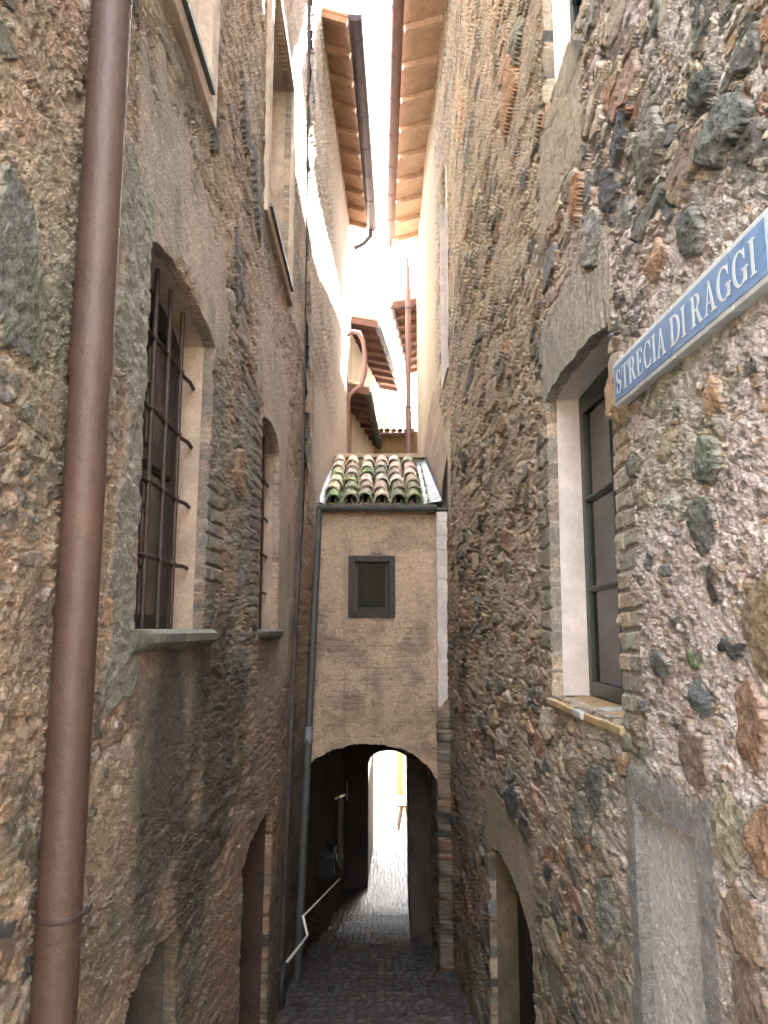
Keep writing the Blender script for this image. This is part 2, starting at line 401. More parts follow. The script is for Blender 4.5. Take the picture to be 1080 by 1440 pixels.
def fine(Y):
    # the fine grain of the mortar gets coarser further down the alley
    return np.where(Y > 1.8, 1.8+1.8**1.2*(1.8**-.2-np.maximum(Y, 1.8)**-.2)/.2, Y)
def longer(Y):
    # stones get longer (in y) away from the camera end, where the coursing is coarser
    return np.where(Y > 2.5, 2.5+(2.5**.7)*(np.maximum(Y, 2.5)**.3-2.5**.3)/.3, Y)
def right_surface(Y, Z):
    L = longer(Y); S = fine(Y); far = sst(2.6, 4.5, Y)
    near = sst(4.2, 2.2, Y)                                    # pinkish mortar, few stones
    base = lerp(np.array([.47, .385, .29])*np.ones(Y.shape+(3,)), np.array([.60, .55, .555])*np.ones(Y.shape+(3,)), near*sst(-1.6, -.4, Z)*sst(3.2, 1.8, Z)*.9+.1)
    pk = sst(.0, .5, fbm(Y*1.3, Z*1.3, 301, 3))
    base = lerp(base, np.array([.50, .40, .40])*np.ones(Y.shape+(3,)), pk*.5)
    gold = sst(3.5, 8, Y)*sst(0, 3, Z)
    base = lerp(base, np.array([.46, .37, .245])*np.ones(Y.shape+(3,)), gold*.7)
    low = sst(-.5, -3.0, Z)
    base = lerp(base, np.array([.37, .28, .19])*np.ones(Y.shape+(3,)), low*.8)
    base = base*(1+.13*fbm(Y*4, Z*4, 311, 4))[..., None]
    h = .012*fbm(Y*6, Z*7, 321, 4) + .010*fbm(S*22, Z*26, 322, 4) + .012*np.abs(fbm(S*45, Z*50, 323, 3))
    pit = sst(.30, .62, fbm(S*16, Z*22, 330, 3)); h -= .028*pit
    dens = .30+.45*sst(1.9, 4.0, Y)
    plaster = sst(11.6, 12.6, Y+.4*fbm(Y, Z, 400, 3))          # cream plaster beyond the rubble
    plaster = np.maximum(plaster, region(Y, Z, 9.9, 12.9, 1.2, 2.9, .25, .25, 401, 1.5)*sst(-.2, .3, Z-1.2-(Y-10)*.5+.4*fbm(Y, Z, 8, 2)))
    sm = 1-plaster
    rock = sst(.05, .3, fbm(Y*.9, Z*1.4, 340, 3)+.45*sst(2.2, 4.2, Y)-.15*near)
    h, c, s1 = stone_layer(h, base, L, Z, .085, .045, 101, (.30+.4*dens)*(1-.5*far), .012, P_RIGHT, .012)
    h, c, s2 = stone_layer(h, c, L, Z, .15, .10, 111, (dens*.8), .021, P_RIGHT, .017, edge=.08)
    h, c, s3 = stone_layer(h, c, L, Z, .27, .18, 121, .18+.22*rock, .028, P_RIGHT, .020, edge=.07)
    # mortar smears over part of the stones near the camera
    wash = sst(-.15, .35, fbm(L*3.1, Z*3.6, 350, 5)+.42*near*sst(1.5, .7, Z)-.12*rock+.04)
    hw = .008*fbm(Y*6, Z*7, 321, 4)+.012*fbm(S*26, Z*30, 351, 6, .68)+.012*np.abs(fbm(S*60, Z*66, 352, 5, .7))+.008-.022*sst(.30, .5, fbm(S*18, Z*24, 353, 4, .6))
    h = lerp(h, hw, wash*.9); c = lerp(c, base*1.03, wash*.85)
    h, c = grit(h, c, S*1.2, Y, Z, 440, .30*sst(0, .5, wash)+.10, .0032, .75)
    c = c*lerp(np.ones(3)*np.ones(c.shape), np.array([1.03, 1.0, .93])*np.ones(c.shape), sst(2.8, 4.5, Y)*sst(-2.5, 0, Z))
    h = h*(.76-.14*far)*(1-.22*sst(1.2, 2.5, Z))
    # quoin bricks beside the window
    q = region(Y, Z, 2.62, 2.90, -.6, .75, .03, .16, 360, 7)*.9
    h, c = brick_layer(h, c, Y, Z, q, 361, pal([(.37, .33, .22), (.33, .27, .19), (.28, .27, .21), (.40, .30, .19)]), .17, .072, .009)
    q = region(Y, Z, 4.05, 4.35, -.1, 1.0, .02, .08, 362, 6)*.8
    h, c = brick_layer(h, c, Y, Z, q, 363, pal([(.26, .25, .20), (.30, .26, .19), (.24, .19, .15)]), .22, .11, .012)
    q = region(Y, Z, 10.3, 11.6, 5.2, 8.6, .1, .2, 364, 3)*sst(-.2, .2, fbm(Y*1.5, Z*1.5, 9, 2))
    h, c = brick_layer(h, c, Y, Z, q, 365, pal([(.42, .33, .24), (.38, .24, .17)]), .3, .12, .02)
    # cement lintel band with board marks
    lt = region(Y, Z, 2.80, 4.12, 1.16, 1.66, .012, .03, 370, 5)*sst(1.9, 1.5, Z+.12*(4.1-Y))
    lh = .004*np.sin(Y*95+2*fbm(Y*8, Z*3, 371, 2))+.006*fbm(S*40, Z*7, 372, 4)+.012
    h = lerp(h, lh, lt); c = lerp(c, np.array([.34, .32, .265])*(1+.25*fbm(S*28, Z*4, 373, 4))[..., None], lt)
    lt = region(Y, Z, 4.6, 6.9, -1.8, -1.25, .03, .06, 374, 4)*.85
    h = lerp(h, .008+.005*fbm(S*22, Z*5, 375, 4), lt); c = lerp(c, np.array([.31, .25, .17])*(1+.2*fbm(S*22, Z*4, 376, 4))[..., None], lt)
    lt = region(Y, Z, 3.2, 4.1, 2.1, 2.8, .05, .12, 377, 4)*.8
    h = lerp(h, .005+.004*fbm(S*30, Z*5, 378, 4), lt); c = lerp(c, np.array([.42, .36, .26])*(1+.15*fbm(S*28, Z*4, 379, 4))[..., None], lt)
    # cement around the walled-up opening
    cm = region(Y, Z, 2.14, 2.86, -2.2, -.46, .02, .05, 380, 7)
    h = lerp(h, .010+.004*fbm(S*20, Z*20, 381, 4), cm); c = lerp(c, np.array([.26, .26, .27])*(1+.15*fbm(S*15, Z*15, 382, 4))[..., None], cm)
    h, c = explicit(h, c, Y, Z, RST, 390)
    gp = sst(.12, .45, fbm(Y*1.3+8, Z*1.2, 405, 5)); c = lerp(c, c*np.array([.72, .78, .74]), gp*.7)
    # lichen and moss
    ls = sst(.25, .55, fbm(Y*2.2, Z*2.2, 410, 5))*sst(3.2, 2.2, Y)
    c = lerp(c, np.array([.33, .38, .27])*np.ones(Y.shape+(3,)), ls*.45)
    ms = sst(.42, .6, fbm(Y*5, Z*5, 415, 5))*sst(2.8, 1.8, Y)*sst(.4, -.2, Z)
    c = lerp(c, np.array([.12, .17, .045])*np.ones(Y.shape+(3,)), ms*.8)
    # plaster on the far part
    ph = .006*fbm(Y*3, Z*3, 420, 4)+.002*fbm(S*14, Z*14, 421, 3)
    pc = np.array([.52, .46, .35])*(1+.14*fbm(Y*1.2, Z*.8, 422, 4))[..., None]
    h = lerp(h, ph, plaster); c = lerp(c, pc, plaster)
    # patchy darkening towards the lower courses
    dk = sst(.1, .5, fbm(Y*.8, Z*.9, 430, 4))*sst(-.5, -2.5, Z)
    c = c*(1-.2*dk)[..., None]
    return h, c

def left_surface(Y, Z):
    L = longer(Y); S = fine(Y)
    one = np.ones(Y.shape+(3,))
    t = fbm(Y*1.1, Z*1.0, 501, 4)
    base = lerp(np.array([.43, .31, .21])*one, np.array([.48, .36, .265])*one, sst(-.3, .4, t))
    base = lerp(base, np.array([.42, .275, .205])*one, sst(.0, .5, fbm(Y*.8, Z*1.2, 502, 4))*.7)
    base = lerp(base, np.array([.40, .365, .27])*one, sst(.1, .5, fbm(Y*1.7, Z*1.3, 503, 4))*sst(3.5, 2, Y)*.8)
    base = base*(1+.16*fbm(Y*6, Z*6, 511, 4))[..., None]
    h = .016*fbm(Y*4, Z*4.5, 521, 4)+.015*fbm(S*17, Z*20, 522, 4)+.012*np.abs(fbm(S*40, Z*44, 523, 3))
    h = h+.010*fbm(S*34, Z*38, 525, 5, .7)
    lum = sst(1, -1, Z)*.006*fbm(Y*9, Z*7, 524, 4); h = h+lum
    pit = sst(.28, .6, fbm(S*13, Z*18, 530, 3)); h -= .03*pit
    den = .28+.18*sst(-.2, .3, fbm(Y*.9, Z*.9, 531, 3))
    h, c, s = stone_layer(h, base, L, Z, .10, .055, 201, den+.12, .011, P_LEFT, .010)
    h, c, s = stone_layer(h, c, L, Z, .18, .10, 211, den*.8, .018, P_LEFT, .014, strata=.0015)
    h, c, s = stone_layer(h, c, L, Z, .34, .20, 221, .13, .020, P_LEFT, .016)
    wash = sst(-.2, .25, fbm(L*2.6, Z*3.0, 550, 5)+.10)
    hw = .014*fbm(Y*4, Z*4.5, 521, 4)+.016*fbm(S*22, Z*26, 551, 6, .68)+.014*np.abs(fbm(S*52, Z*58, 552, 5, .7))+.006-.028*sst(.28, .5, fbm(S*15, Z*19, 553, 4, .6))
    h = lerp(h, hw, wash*.9); c = lerp(c, base, wash*.8)
    h, c = grit(h, c, S*1.2, Y, Z, 640, .40, .0034, .62)
    h = h*.50
    # brick edges and grey stones between the two barred windows
    q = region(Y, Z, 5.15, 5.58, .05, 1.5, .03, .08, 560, 5)
    h, c = brick_layer(h, c, Y, Z, q, 561, pal([(.25, .15, .11), (.22, .17, .13), (.28, .2, .15)]), .30, .075, .010)
    q = region(Y, Z, 3.9, 4.3, .2, .8, .03, .06, 562, 6)
    h, c = brick_layer(h, c, Y, Z, q, 563, pal([(.30, .19, .13), (.27, .21, .16), (.34, .26, .19)]), .22, .08, .014)
    gr = region(Y, Z, 3.95, 5.3, -.3, 1.7, .12, .35, 565, 3)*sst(-.25, .15, fbm(Y*3, Z*2.2, 566, 4))
    c = lerp(c, np.array([.17, .175, .175])*(1+.3*fbm(S*14, Z*12, 567, 3))[..., None], gr*.75)
    # smooth render over the window arches and under the sills
    for (a, b, z0, z1, sd) in ((2.5, 4.3, 1.45, 2.15, 570), (5.3, 7.3, 1.5, 2.4, 575), (6.7, 8.4, -.5, 1.6, 580), (2.75, 3.95, -.62, -.03, 585), (5.5, 6.8, -.7, -.03, 590)):
        r = region(Y, Z, a, b, z0, z1, .06, .30, sd, 2.6)*(.92 if z1 > 0 else .6)
        hh = .008+.005*fbm(Y*7, Z*5, sd+1, 3)+.004*fbm(S*40, Z*6, sd+2, 4)
        h = lerp(h, hh, r)
        cc = np.array([.42, .335, .265])*(1+.14*fbm(S*16, Z*2.5, sd+3, 4))[..., None]
        if z1 < 0: cc = cc*np.array([.72, .78, .80])
        c = lerp(c, cc, r)
    # grey cement strip at the near jamb
    cm = region(Y, Z, 2.50+.10*np.sin(Z*3), 2.79, -.25, 1.62, .02, .16, 600, 4)
    h = lerp(h, .012+.010*fbm(Y*12, Z*12, 601, 4)+.006*fbm(S*40, Z*40, 602, 3), cm)
    c = lerp(c, np.array([.26, .26, .225])*(1+.18*fbm(Y*12, Z*12, 603, 4))[..., None], cm)
    gp = sst(.08, .45, fbm(Y*1.4+3, Z*1.1, 617, 5)); c = lerp(c, np.array([.26, .265, .205])*(1+.3*fbm(S*26, Z*26, 618, 4))[..., None], gp*.5)
    dp_ = sst(.2, .45, fbm(Y*2.6, Z*1.6+4, 619, 5)); c = lerp(c, np.array([.12, .12, .11])*one, dp_*.42)
    h, c = explicit(h, c, Y, Z, LST, 610)
    # black mould low on the wall
    md = sst(-.05, .4, fbm(Y*1.6, Z*1.3, 620, 5)+.1)*region(Y, Z, 2.0, 5.2, -1.6, .1, .35, .3, 622, 2)
    c = lerp(c, np.array([.045, .05, .038])*one, md*.78)
    md = sst(.15, .45, fbm(Y*2.5, Z*2.0, 625, 5))*sst(3.6, 2.4, Y)
    c = lerp(c, np.array([.12, .14, .085])*one, md*.5)
    dk = sst(.1, -3.2, Z); c = lerp(c, c*np.array([.72, .64, .56]), dk)  # darker and browner towards the bottom
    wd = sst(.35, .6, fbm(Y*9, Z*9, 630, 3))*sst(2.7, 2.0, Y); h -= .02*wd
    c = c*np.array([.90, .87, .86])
    return h, c

def left_far_surface(Y, Z):
    h, c = left_surface(Y+31-8.6*.0, Z*1.1+12)
    one = np.ones(Y.shape+(3,))
    pl = sst(11.2, 13.2, Y+.8*fbm(Y*.7, Z*.7, 700, 3)+.25*np.maximum(0, 2.5-np.abs(Z-2)))
    pl = np.maximum(pl, region(Y, Z, 9.9, 12.9, .9, 3.2, .3, .3, 705, 1.5))*sst(-2, -1, Z)
    pc = np.array([.50, .40, .33])*(1+.15*fbm(Y*1.2, Z*.8, 702, 4))[..., None]
    h = lerp(h, .008*fbm(Y*3, Z*3, 701, 4), pl*.9); c = lerp(c, pc, pl*.9)
    q = region(Y, Z, 8.6, 9.15, 1.8, 9, .03, .1, 710, 4)
    h, c = brick_layer(h, c, Y, Z, q, 711, pal([(.40, .29, .20), (.36, .24, .16), (.14, .15, .16), (.45, .36, .27)]), .5, .27, .05)
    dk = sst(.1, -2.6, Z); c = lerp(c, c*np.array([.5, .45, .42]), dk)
    dk = sst(10.5, 11.5, Y)*sst(-.5, -1.5, Z); c = lerp(c, c*.45, dk)  # wall under the vault painted darker for the shade of the passage
    return h, c

# ------------------------------------------------------------------ openings in the walls
def arch_top(y, y0, y1, zs, zc):
    t = (y-(y0+y1)/2)/((y1-y0)/2); return zs+(zc-zs)*np.sqrt(np.clip(1-t*t*.92, 0, 1))
class Op:
    def __init__(s, y0, y1, z0, z1, rise=0, slant=0): s.y0, s.y1, s.z0, s.z1, s.rise, s.slant = y0, y1, z0, z1, rise, slant
    def top(s, y): return arch_top(y, s.y0, s.y1, s.z1, s.z1+s.rise)+s.slant*(y-s.y0)/(s.y1-s.y0) if s.rise else s.z1+0*y+s.slant*(y-s.y0)/(s.y1-s.y0)
    def inside(s, Y, Z):
        n = .012*fbm(Y*9, Z*9, 77, 3)
        return (Y > s.y0) & (Y < s.y1) & (Z > s.z0) & (Z < s.top(Y)+n)

L_WIN1 = Op(2.78, 3.92, -.01, 1.42, .12); L_WIN2 = Op(5.55, 6.72, -.01, 1.48, .14)
L_WIN3 = Op(5.55, 7.03, 3.20, 5.25); L_WIN4 = Op(2.35, 3.48, 2.62, 4.5)
L_DOOR = Op(5.28, 6.64, -5.5, -1.55, .14, .05); L_NICHE = Op(2.85, 3.60, -4.5, -1.32, .10)
L_OPS = [L_WIN1, L_WIN2, L_WIN3, L_WIN4, L_DOOR, L_NICHE]
R_WIN = Op(2.86, 4.07, -.33, 1.14, .06, .06); R_DOOR = Op(4.76, 6.72, -6, -1.88, .26)
R_WIN2 = Op(2.75, 3.88, 2.78, 4.6); R_WIN3 = Op(10.15, 11.1, 3.5, 6.3, .35)
R_PANEL = Op(2.24, 2.76, -2.4, -.565)
R_OPS = [R_WIN, R_DOOR, R_WIN2, R_WIN3, R_PANEL]

XL, XR = -.85, .90
def floor_z(y):
    y = np.asarray(y, float)
    return np.interp(y, [-60, -.5, 8.3, 18.7, 22, 25, 60], [-1.6, -1.62, -3.85, -6.15, -6.5, -6.6, -6.75])
def xl_base(Y, Z):
    b = .035*np.clip(1.6-Z, 0, 6)*sst(6, 9.5, Y)
    return XL - b + .012*np.sin(Y*1.3+Z*.7)
def xlf_base(Y, Z):
    b = .035*np.clip(1.6-Z, 0, 6)*sst(14.5, 12, Y)
    return XL+.03 + .22*sst(8.6, 16, Y)*sst(0, 2, Z) - b + .015*np.sin(Y*.9+Z*.6)
def xr_base(Y, Z):
    return XR + .06*sst(7.5, 10, Y)*sst(14, 12, Y) - .02*np.sin(Y*.8+Z*.5) - .15*sst(10.42, 10.56, Y)*sst(-.85, -1.05, Z)
def sheet(name, y0, y1, zbot, ztop, side, xb, surf, ops, m, parent, dens=.90, s0=-.60, s1=.95):
    px = 780.
    inv = np.arange(1/y0, 1/y1, -dens/(.87*px)); ys = np.append(1/inv, y1)
    if y0 <= 1.45: ys = np.concatenate([np.arange(-.4, y0-.02, .06), ys])
    ss = np.arange(s0, s1, dens/px)
    ye = np.maximum(ys, 1.4)[:, None]
    Zc = ss[None, :]*ye
    tb = np.linspace(0, 1, 10)[:-1]; tt = np.linspace(0, 1, 26)[1:]
    lo = np.minimum(Zc[:, :1], 0)+0*tb; lo = zbot+(Zc[:, :1]-zbot)*tb; hi = Zc[:, -1:]+(ztop-Zc[:, -1:])*tt
    Z = np.clip(np.concatenate([lo, Zc, hi], 1), zbot, ztop)
    Z = np.maximum.accumulate(Z, 1)
    Y = np.repeat(ys[:, None], Z.shape[1], 1)
    h, c = surf(Y, Z)
    X = xb(Y, Z) + side*h
    P = np.stack([X, Y, Z], -1)
    fy = (Y[:-1, :-1]+Y[1:, 1:])/2; fz = (Z[:-1, :-1]+Z[1:, 1:])/2
    keep = np.ones(fy.shape, bool)
    for o in ops: keep &= ~o.inside(fy, fz)
    keep &= (Z[:-1, 1:]-Z[:-1, :-1] > 1e-5) | (Z[1:, 1:]-Z[1:, :-1] > 1e-5)
    def back(v):
        w = v.copy(); w[:, 0] = xb(v[:, 1], v[:, 2])-side*.05; return w
    return grid_mesh(name, P, c, keep, back, m, parent, dusty=True)

def reveal(op, side, x0, depth, m, name, parent, sides='ntfb', off=.004, splay=0.0):
    """plastered inside faces of an opening; side=+1 left wall (deeper is -x), -1 right wall"""
    b = MB(); xa = x0-side*.0; xd = x0-side*depth
    y0, y1, z0 = op.y0-off, op.y1+off, op.z0-off
    n = 14; ys = [y0+(y1-y0)*i/n for i in range(n+1)]; T = [float(op.top(np.array(min(max(y, op.y0), op.y1))))+off for y in ys]
    th = .05
    def quad(a, bb, c, d): b.add([a, bb, c, d], [(0, 1, 2, 3)])
    if 'f' in sides: quad((xa, y1, z0), (xd, y1, z0), (xd, y1, T[-1]), (xa, y1, T[-1]))
    if 'n' in sides: quad((xa, y0, z0), (xd, y0, z0), (xd, y0, T[0]), (xa, y0, T[0]))
    if 'b' in sides: quad((xa, y0, z0), (xa, y1, z0), (xd, y1, z0), (xd, y0, z0))
    if 't' in sides:
        for i in range(n): quad((xa, ys[i], T[i]), (xa, ys[i+1], T[i+1]), (xd, ys[i+1], T[i+1]), (xd, ys[i], T[i]))
    return b.build(name, m, parent)

def window(op, side, x, parent, m_frame, nrow, ncol=2, m_back=None, fw=.06, th=.05, label=None, glass_back=.03, rail=.028):
    """casement in an opening at plane x: frame with panes as its children"""
    f = MB(); y0, y1, z0 = op.y0-.003, op.y1+.003, op.z0
    z1 = float(op.top(np.array((op.y0+op.y1)/2)))
    xa, xb = sorted((x, x-side*th))
    f.box(xa, xb, y0, y0+fw, z0, z1); f.box(xa, xb, y1-fw, y1, z0, z1)
    f.box(xa, xb, y0+fw, y1-fw, z0, z0+fw*1.1); f.box(xa, xb, y0+fw, y1-fw, z1-fw*1.6, z1)
    ym = (y0+y1)/2
    xi, xj = sorted((x+side*.006, x-side*(th-.006)))
    if ncol == 2: f.box(xi, xj, ym-.045, ym+.045, z0+fw*1.1, z1-fw*1.6)
    xi, xj = sorted((x-side*.004, x-side*(th-.01)))
    zs = [z0+fw*1.1+(z1-fw*2.7-z0)*k/nrow for k in range(nrow+1)]
    for k in range(1, nrow):
        for (a, b) in (((y0+fw, ym-.045), (ym+.045, y1-fw)) if ncol == 2 else ((y0+fw, y1-fw),)):
            f.box(xi, xj, a, b, zs[k]-rail/2, zs[k]+rail/2)
            xq, xr = sorted((x+side*.008, x-side*.004)); f.box(xq, xr, a, b, zs[k]-rail/5, zs[k]+rail/5)
    fr = f.build('window', m_frame, parent, bevel=.003, label=label)
    spans = ((y0+fw, ym-.045), (ym+.045, y1-fw)) if ncol == 2 else ((y0+fw, y1-fw),)
    for (a, b) in spans:
        for k in range(nrow):
            g = MB(); xx = x-side*th*.5
            q = rail/2 if 0 < k else 0; q2 = rail/2 if k < nrow-1 else 0
            g.box(xx-.002, xx+.002, a, b, zs[k]+q, zs[k+1]-q2)
            g.build('pane', M['glass'], fr)
    c = MB(); xx = x-side*(th+.06); xw, xv = sorted((xx, xx-side*.01)); c.box(xw, xv, y0, y1, z0, z1)
    c.build('curtain', m_back or M['curtain'], fr)
    return fr

def iron_grille(op, x, parent, ys, zs, zt, r=.0115):
    g = MB(); g.box(x-.004, x+.004, op.y0+.001, op.y0+.02, zs[0]-.005, zs[0]+.005)
    root = g.build('window_grille', M['iron'], parent)
    for y in ys:
        b = MB(); pts = [(x, y, op.z0-.02+(zt(y)-op.z0+.03)*k/10) for k in range(11)]
        b.tube(pts, [r*random.uniform(.95, 1.08) for _ in pts], 8); b.build('upright_bar', M['iron'], root, smooth=True)
    for z in zs:
        b = MB(); pts = [(x+.004*(-1)**k, op.y0-.02+(op.y1-op.y0+.05)*k/9, z+.004*math.sin(k*1.7)) for k in range(10)]
        b.tube(pts, r*.9, 8)
        for y in ys: b.tube([(x, y, z-.014), (x, y, z), (x, y, z+.014)], [r*1.1, r*1.6, r*1.1], 8)
        b.build('cross_bar', M['iron'], root, smooth=True)
    return root

# ================================================================== SETTING: path, ground
def make_path():
    ys = 1/np.arange(1/3.0, 1/25.2, -.85/(780*3.4)); ys = np.concatenate([np.arange(-1.5, 3, .05), ys])
    xs = np.linspace(-1.5, 1.45, 260)
    Y, X = np.meshgrid(ys, xs, indexing='ij')
    base = floor_z(Y)
    step = 1.15; t = Y/step-np.floor(Y/step); k = np.floor(Y/step)
    z0 = floor_z(k*step); z1 = floor_z((k+1)*step)
    stepped = z0+(z1-z0)*(.35*t/.93*(t < .93)+(.35+.65*(t-.93)/.07)*(t >= .93))
    st = sst(17.5, 16.5, Y); Zb = base*(1-st)+stepped*st
    f1, f2, ix, iy, lx, ly = worley(X/.10, Y/.13, 801, .75)
    ed = f2-f1
    dome = sst(.02, .35, ed)
    amp = .012+.016*sst(14, 18, Y)
    Z = Zb+amp*dome*(.6+.6*hf(ix, iy, 803))+.004*fbm(X*20, Y*20, 805, 3)
    c = np.array([.085, .082, .08])*(.6+.8*hf(ix, iy, 807))[..., None]
    c = lerp(np.array([.05, .045, .04])*np.ones(c.shape), c, dome)
    wr = sst(.5, .2, np.abs(X))*.0
    P = np.stack([X, Y, Z], -1)
    o = grid_mesh('path', P, c, np.ones((len(ys)-1, len(xs)-1), bool), None, M['cobble'])
    tag(o, kind='structure')
make_path()
g = MB()
ring = [(-400, -400), (400, -400), (400, 600), (-400, 600)]
g.add([(x, y, -7.0) for x, y in ring], [(0, 1, 2, 3)])
tag(g.build('ground', M['ground']), kind='structure')
g = MB(); n = 24
vs = []; fs = []
for i in range(n+1):
    y = 25+20*i/n
    for x in (-14, -5, 0, 5, 14): vs.append((x, y, float(floor_z(y))-.01+.0))
for i in range(n):
    for j in range(4): fs.append((i*5+j, i*5+j+1, (i+1)*5+j+1, (i+1)*5+j))
g.add(vs, fs)
tag(g.build('piazza', M['ground']), kind='structure')
g = MB(); g.add([(-9, -30, -1.64), (9, -30, -1.64), (9, -1.4, -1.64), (-9, -1.4, -1.64)], [(0, 1, 2, 3)])
tag(g.build('landing', M['ground']), kind='structure')

# ================================================================== LEFT HOUSE
lh = thing('stone_house', 'left hand rubble stone house with two barred windows and a fat copper pipe in front', 'house', (XL-.5, 4, -2.5))
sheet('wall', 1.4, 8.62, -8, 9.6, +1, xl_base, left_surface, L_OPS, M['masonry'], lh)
b = MB(); b.box(-6, XL-.55, -.4, 8.6, -8, 9.6); b.build('core_wall', M['dark_room'], lh)
b = MB(); b.box(-6, XL-.02, -.5, -.4, -8, 9.6); b.build('end_wall', M['plaster_tan'], lh)
# barred windows
for op, nb in ((L_WIN1, 4), (L_WIN2, 4)):
    reveal(op, 1, XL-.045, .22, M['plaster_tan'], 'window_reveal', lh)
    window(op, 1, XL-.185, lh, M['wood_brown'], 2, 2, fw=.07)
    w = op.y1-op.y0
    ys = [op.y0+w*(k+.9)/5.15 for k in range(nb)]
    iron_grille(op, XL-.10, lh, ys, [op.z0+.31+.31*k for k in range(4)], lambda y, op=op: float(op.top(np.array(y))))
    # mossy half-round stone sill
    s = MB(); y0, y1 = op.y0-.06, op.y1+.07; k = 26
    prof = []
    for i in range(k+1):
        y = y0+(y1-y0)*i/k; j = random.uniform(-.006, .006)
        e = .5+.5*min(1, min(i, k-i)/2)
        prof.append([(XL-.24, y, -.070), (XL+.035*e, y, -.075+j), (XL+.066*e+j, y, -.048), (XL+.068*e+j, y, -.016), (XL+.052*e, y, -.002+j*.5), (XL-.24, y, .002)])
    vs = [p for r in prof for p in r]; fs = []
    for i in range(k):
        for q in range(6): fs.append((i*6+q, i*6+(q+1) % 6, (i+1)*6+(q+1) % 6, (i+1)*6+q))
    fs += [tuple(range(6))[::-1], tuple(k*6+q for q in range(6))]
    s.add(vs, fs); s.build('window_sill', M['stone_sill'], lh, smooth=True)
# upper windows with pale plaster surrounds
for op in (L_WIN3, L_WIN4):
    reveal(op, 1, XL-.045, .30, M['plaster_tan'], 'window_reveal', lh)
    window(op, 1, XL-.20, lh, M['wood_green'], 3, 2, fw=.06)
    s = MB(); a = .13; xa, xb = XL-.05, XL+.034
    s.box(xa, xb, op.y0-a, op.y0, op.z0-.12, op.z1+a); s.box(xa, xb, op.y1, op.y1+a*1.2, op.z0-.12, op.z1+a)
    s.box(xa, xb, op.y0, op.y1, op.z1, op.z1+a); s.box(xa, xb, op.y0, op.y1, op.z0-.12, op.z0-.03)
    s.build('window_surround', M['plaster_tan'], lh, bevel=.006)
    s = MB(); s.box(XL-.25, XL+.055, op.y0-.02, op.y1+.02, op.z0-.028, op.z0+.004); s.build('window_sill', M['zinc_dark'], lh)
# low doorway and low arched niche
reveal(L_DOOR, 1, XL-.045, .42, M['plaster_red'], 'door_reveal', lh, 'ntf')
d = MB(); x = XL-.44
for k in range(8):
    w = (L_DOOR.y1-L_DOOR.y0)/8; d.box(x-.04, x-.004*(k % 2), L_DOOR.y0+w*k, L_DOOR.y0+w*(k+1)-.006, -5.5, -1.3)
d.build('door', M['door_dark'], lh)
reveal(L_NICHE, 1, XL-.045, .45, M['passage_stone'], 'niche_reveal', lh, 'ntf')
d = MB(); d.box(x-.05, x, L_NICHE.y0, L_NICHE.y1, -4.5, -1.1); d.build('niche_back', M['door_dark'], lh)
# eave high above (shades the alley)
def eave(parent, x_w, x_e, y0, y1, z, side, m_wood, m_deck, run=3.2, rise=.32, rafters=True, name='roof', pitch=.62, gut_r=.07, ze=None, tiles=True, n_over=None):
    """roof deck rising away from the alley; x_w wall line, x_e gutter line (pairs for both ends)"""
    xw0, xw1 = x_w; xe0, xe1 = x_e
    s = side                                    # +1: roof rises towards +x (right house)
    d = MB()
    zi0 = z+rise*abs(xw0-xe0); zi1 = z+rise*abs(xw1-xe1)
    xf0, xf1 = xe0+s*run, xe1+s*run; zf = z+rise*run
    d.hexa([(xe0, y0, z), (xe1, y1, z), (xf1, y1, zf), (xf0, y0, zf), (xe0, y0, z+.035), (xe1, y1, z+.035), (xf1, y1, zf+.035), (xf0, y0, zf+.035)])
    rf = d.build(name, m_deck, parent)
    L = y1-y0; n = max(2, int(L/pitch))
    if rafters:
        for k in range(n+1):
            t = k/n; y = y0+.05+(L-.1)*t; xe = xe0+(xe1-xe0)*t; xw = xw0+(xw1-xw0)*t
            r = MB(); a = (xe+s*.03, y, z-.052+rise*.03); q = (xw+s*.25, y, z-.052+rise*(abs(xw-xe)+.25))
            r.bar(a, q, .085, .10); r.build('rafter', m_wood, rf, bevel=.004)
    t = MB(); nt_ = max(3, int(L/.22)); rows = max(2, int(run/.38))
    for k in range(nt_):
        u = (k+.5)/nt_; y = y0+L*u; xe = xe0+(xe1-xe0)*u
        for j in range(rows):
            xx = xe-s*.05+s*.38*j; c0 = random.choice([(.42, .25, .17), (.36, .22, .15), (.46, .33, .24), (.33, .24, .18)])
            zz = z+.05+rise*(.38*j-.05)
            t.trough((xx, y, zz), (xx+s*.43, y, zz+rise*.43-.012), .095, .014, 8, 0, 180, c0, .075)
    t.build('roof_tiles', M['tile_attr'], rf, smooth=True)
    return rf
def gutter(parent, a, b, r, m, joint=1.0, name='gutter'):
    g = MB(); g.trough(a, b, r, .004, 14, 175, 365)
    A = np.array(a, float); B = np.array(b, float); L = np.linalg.norm(B-A); n = int(L/joint); d = (B-A)/L
    sd = np.cross(d, (0, 0, 1)); sd /= np.linalg.norm(sd)
    g.tube([A+sd*r+(0, 0, .004), B+sd*r+(0, 0, .004)], .008, 6); g.tube([A-sd*r+(0, 0, .004), B-sd*r+(0, 0, .004)], .008, 6)
    for p, q in ((A, .006), (B-d*.006, .006)):
        g.trough(p, p+d*q, r+.001, r-.002, 14, 180, 360)
    o = g.build(name, m, parent, smooth=True)
    for k in range(1, n+1):
        j = MB(); p = A+d*joint*(k-.5); j.trough(p-d*.02, p+d*.02, r+.006, .006, 14, 176, 364); j.build('gutter_joint', m, o, smooth=True)
    return o
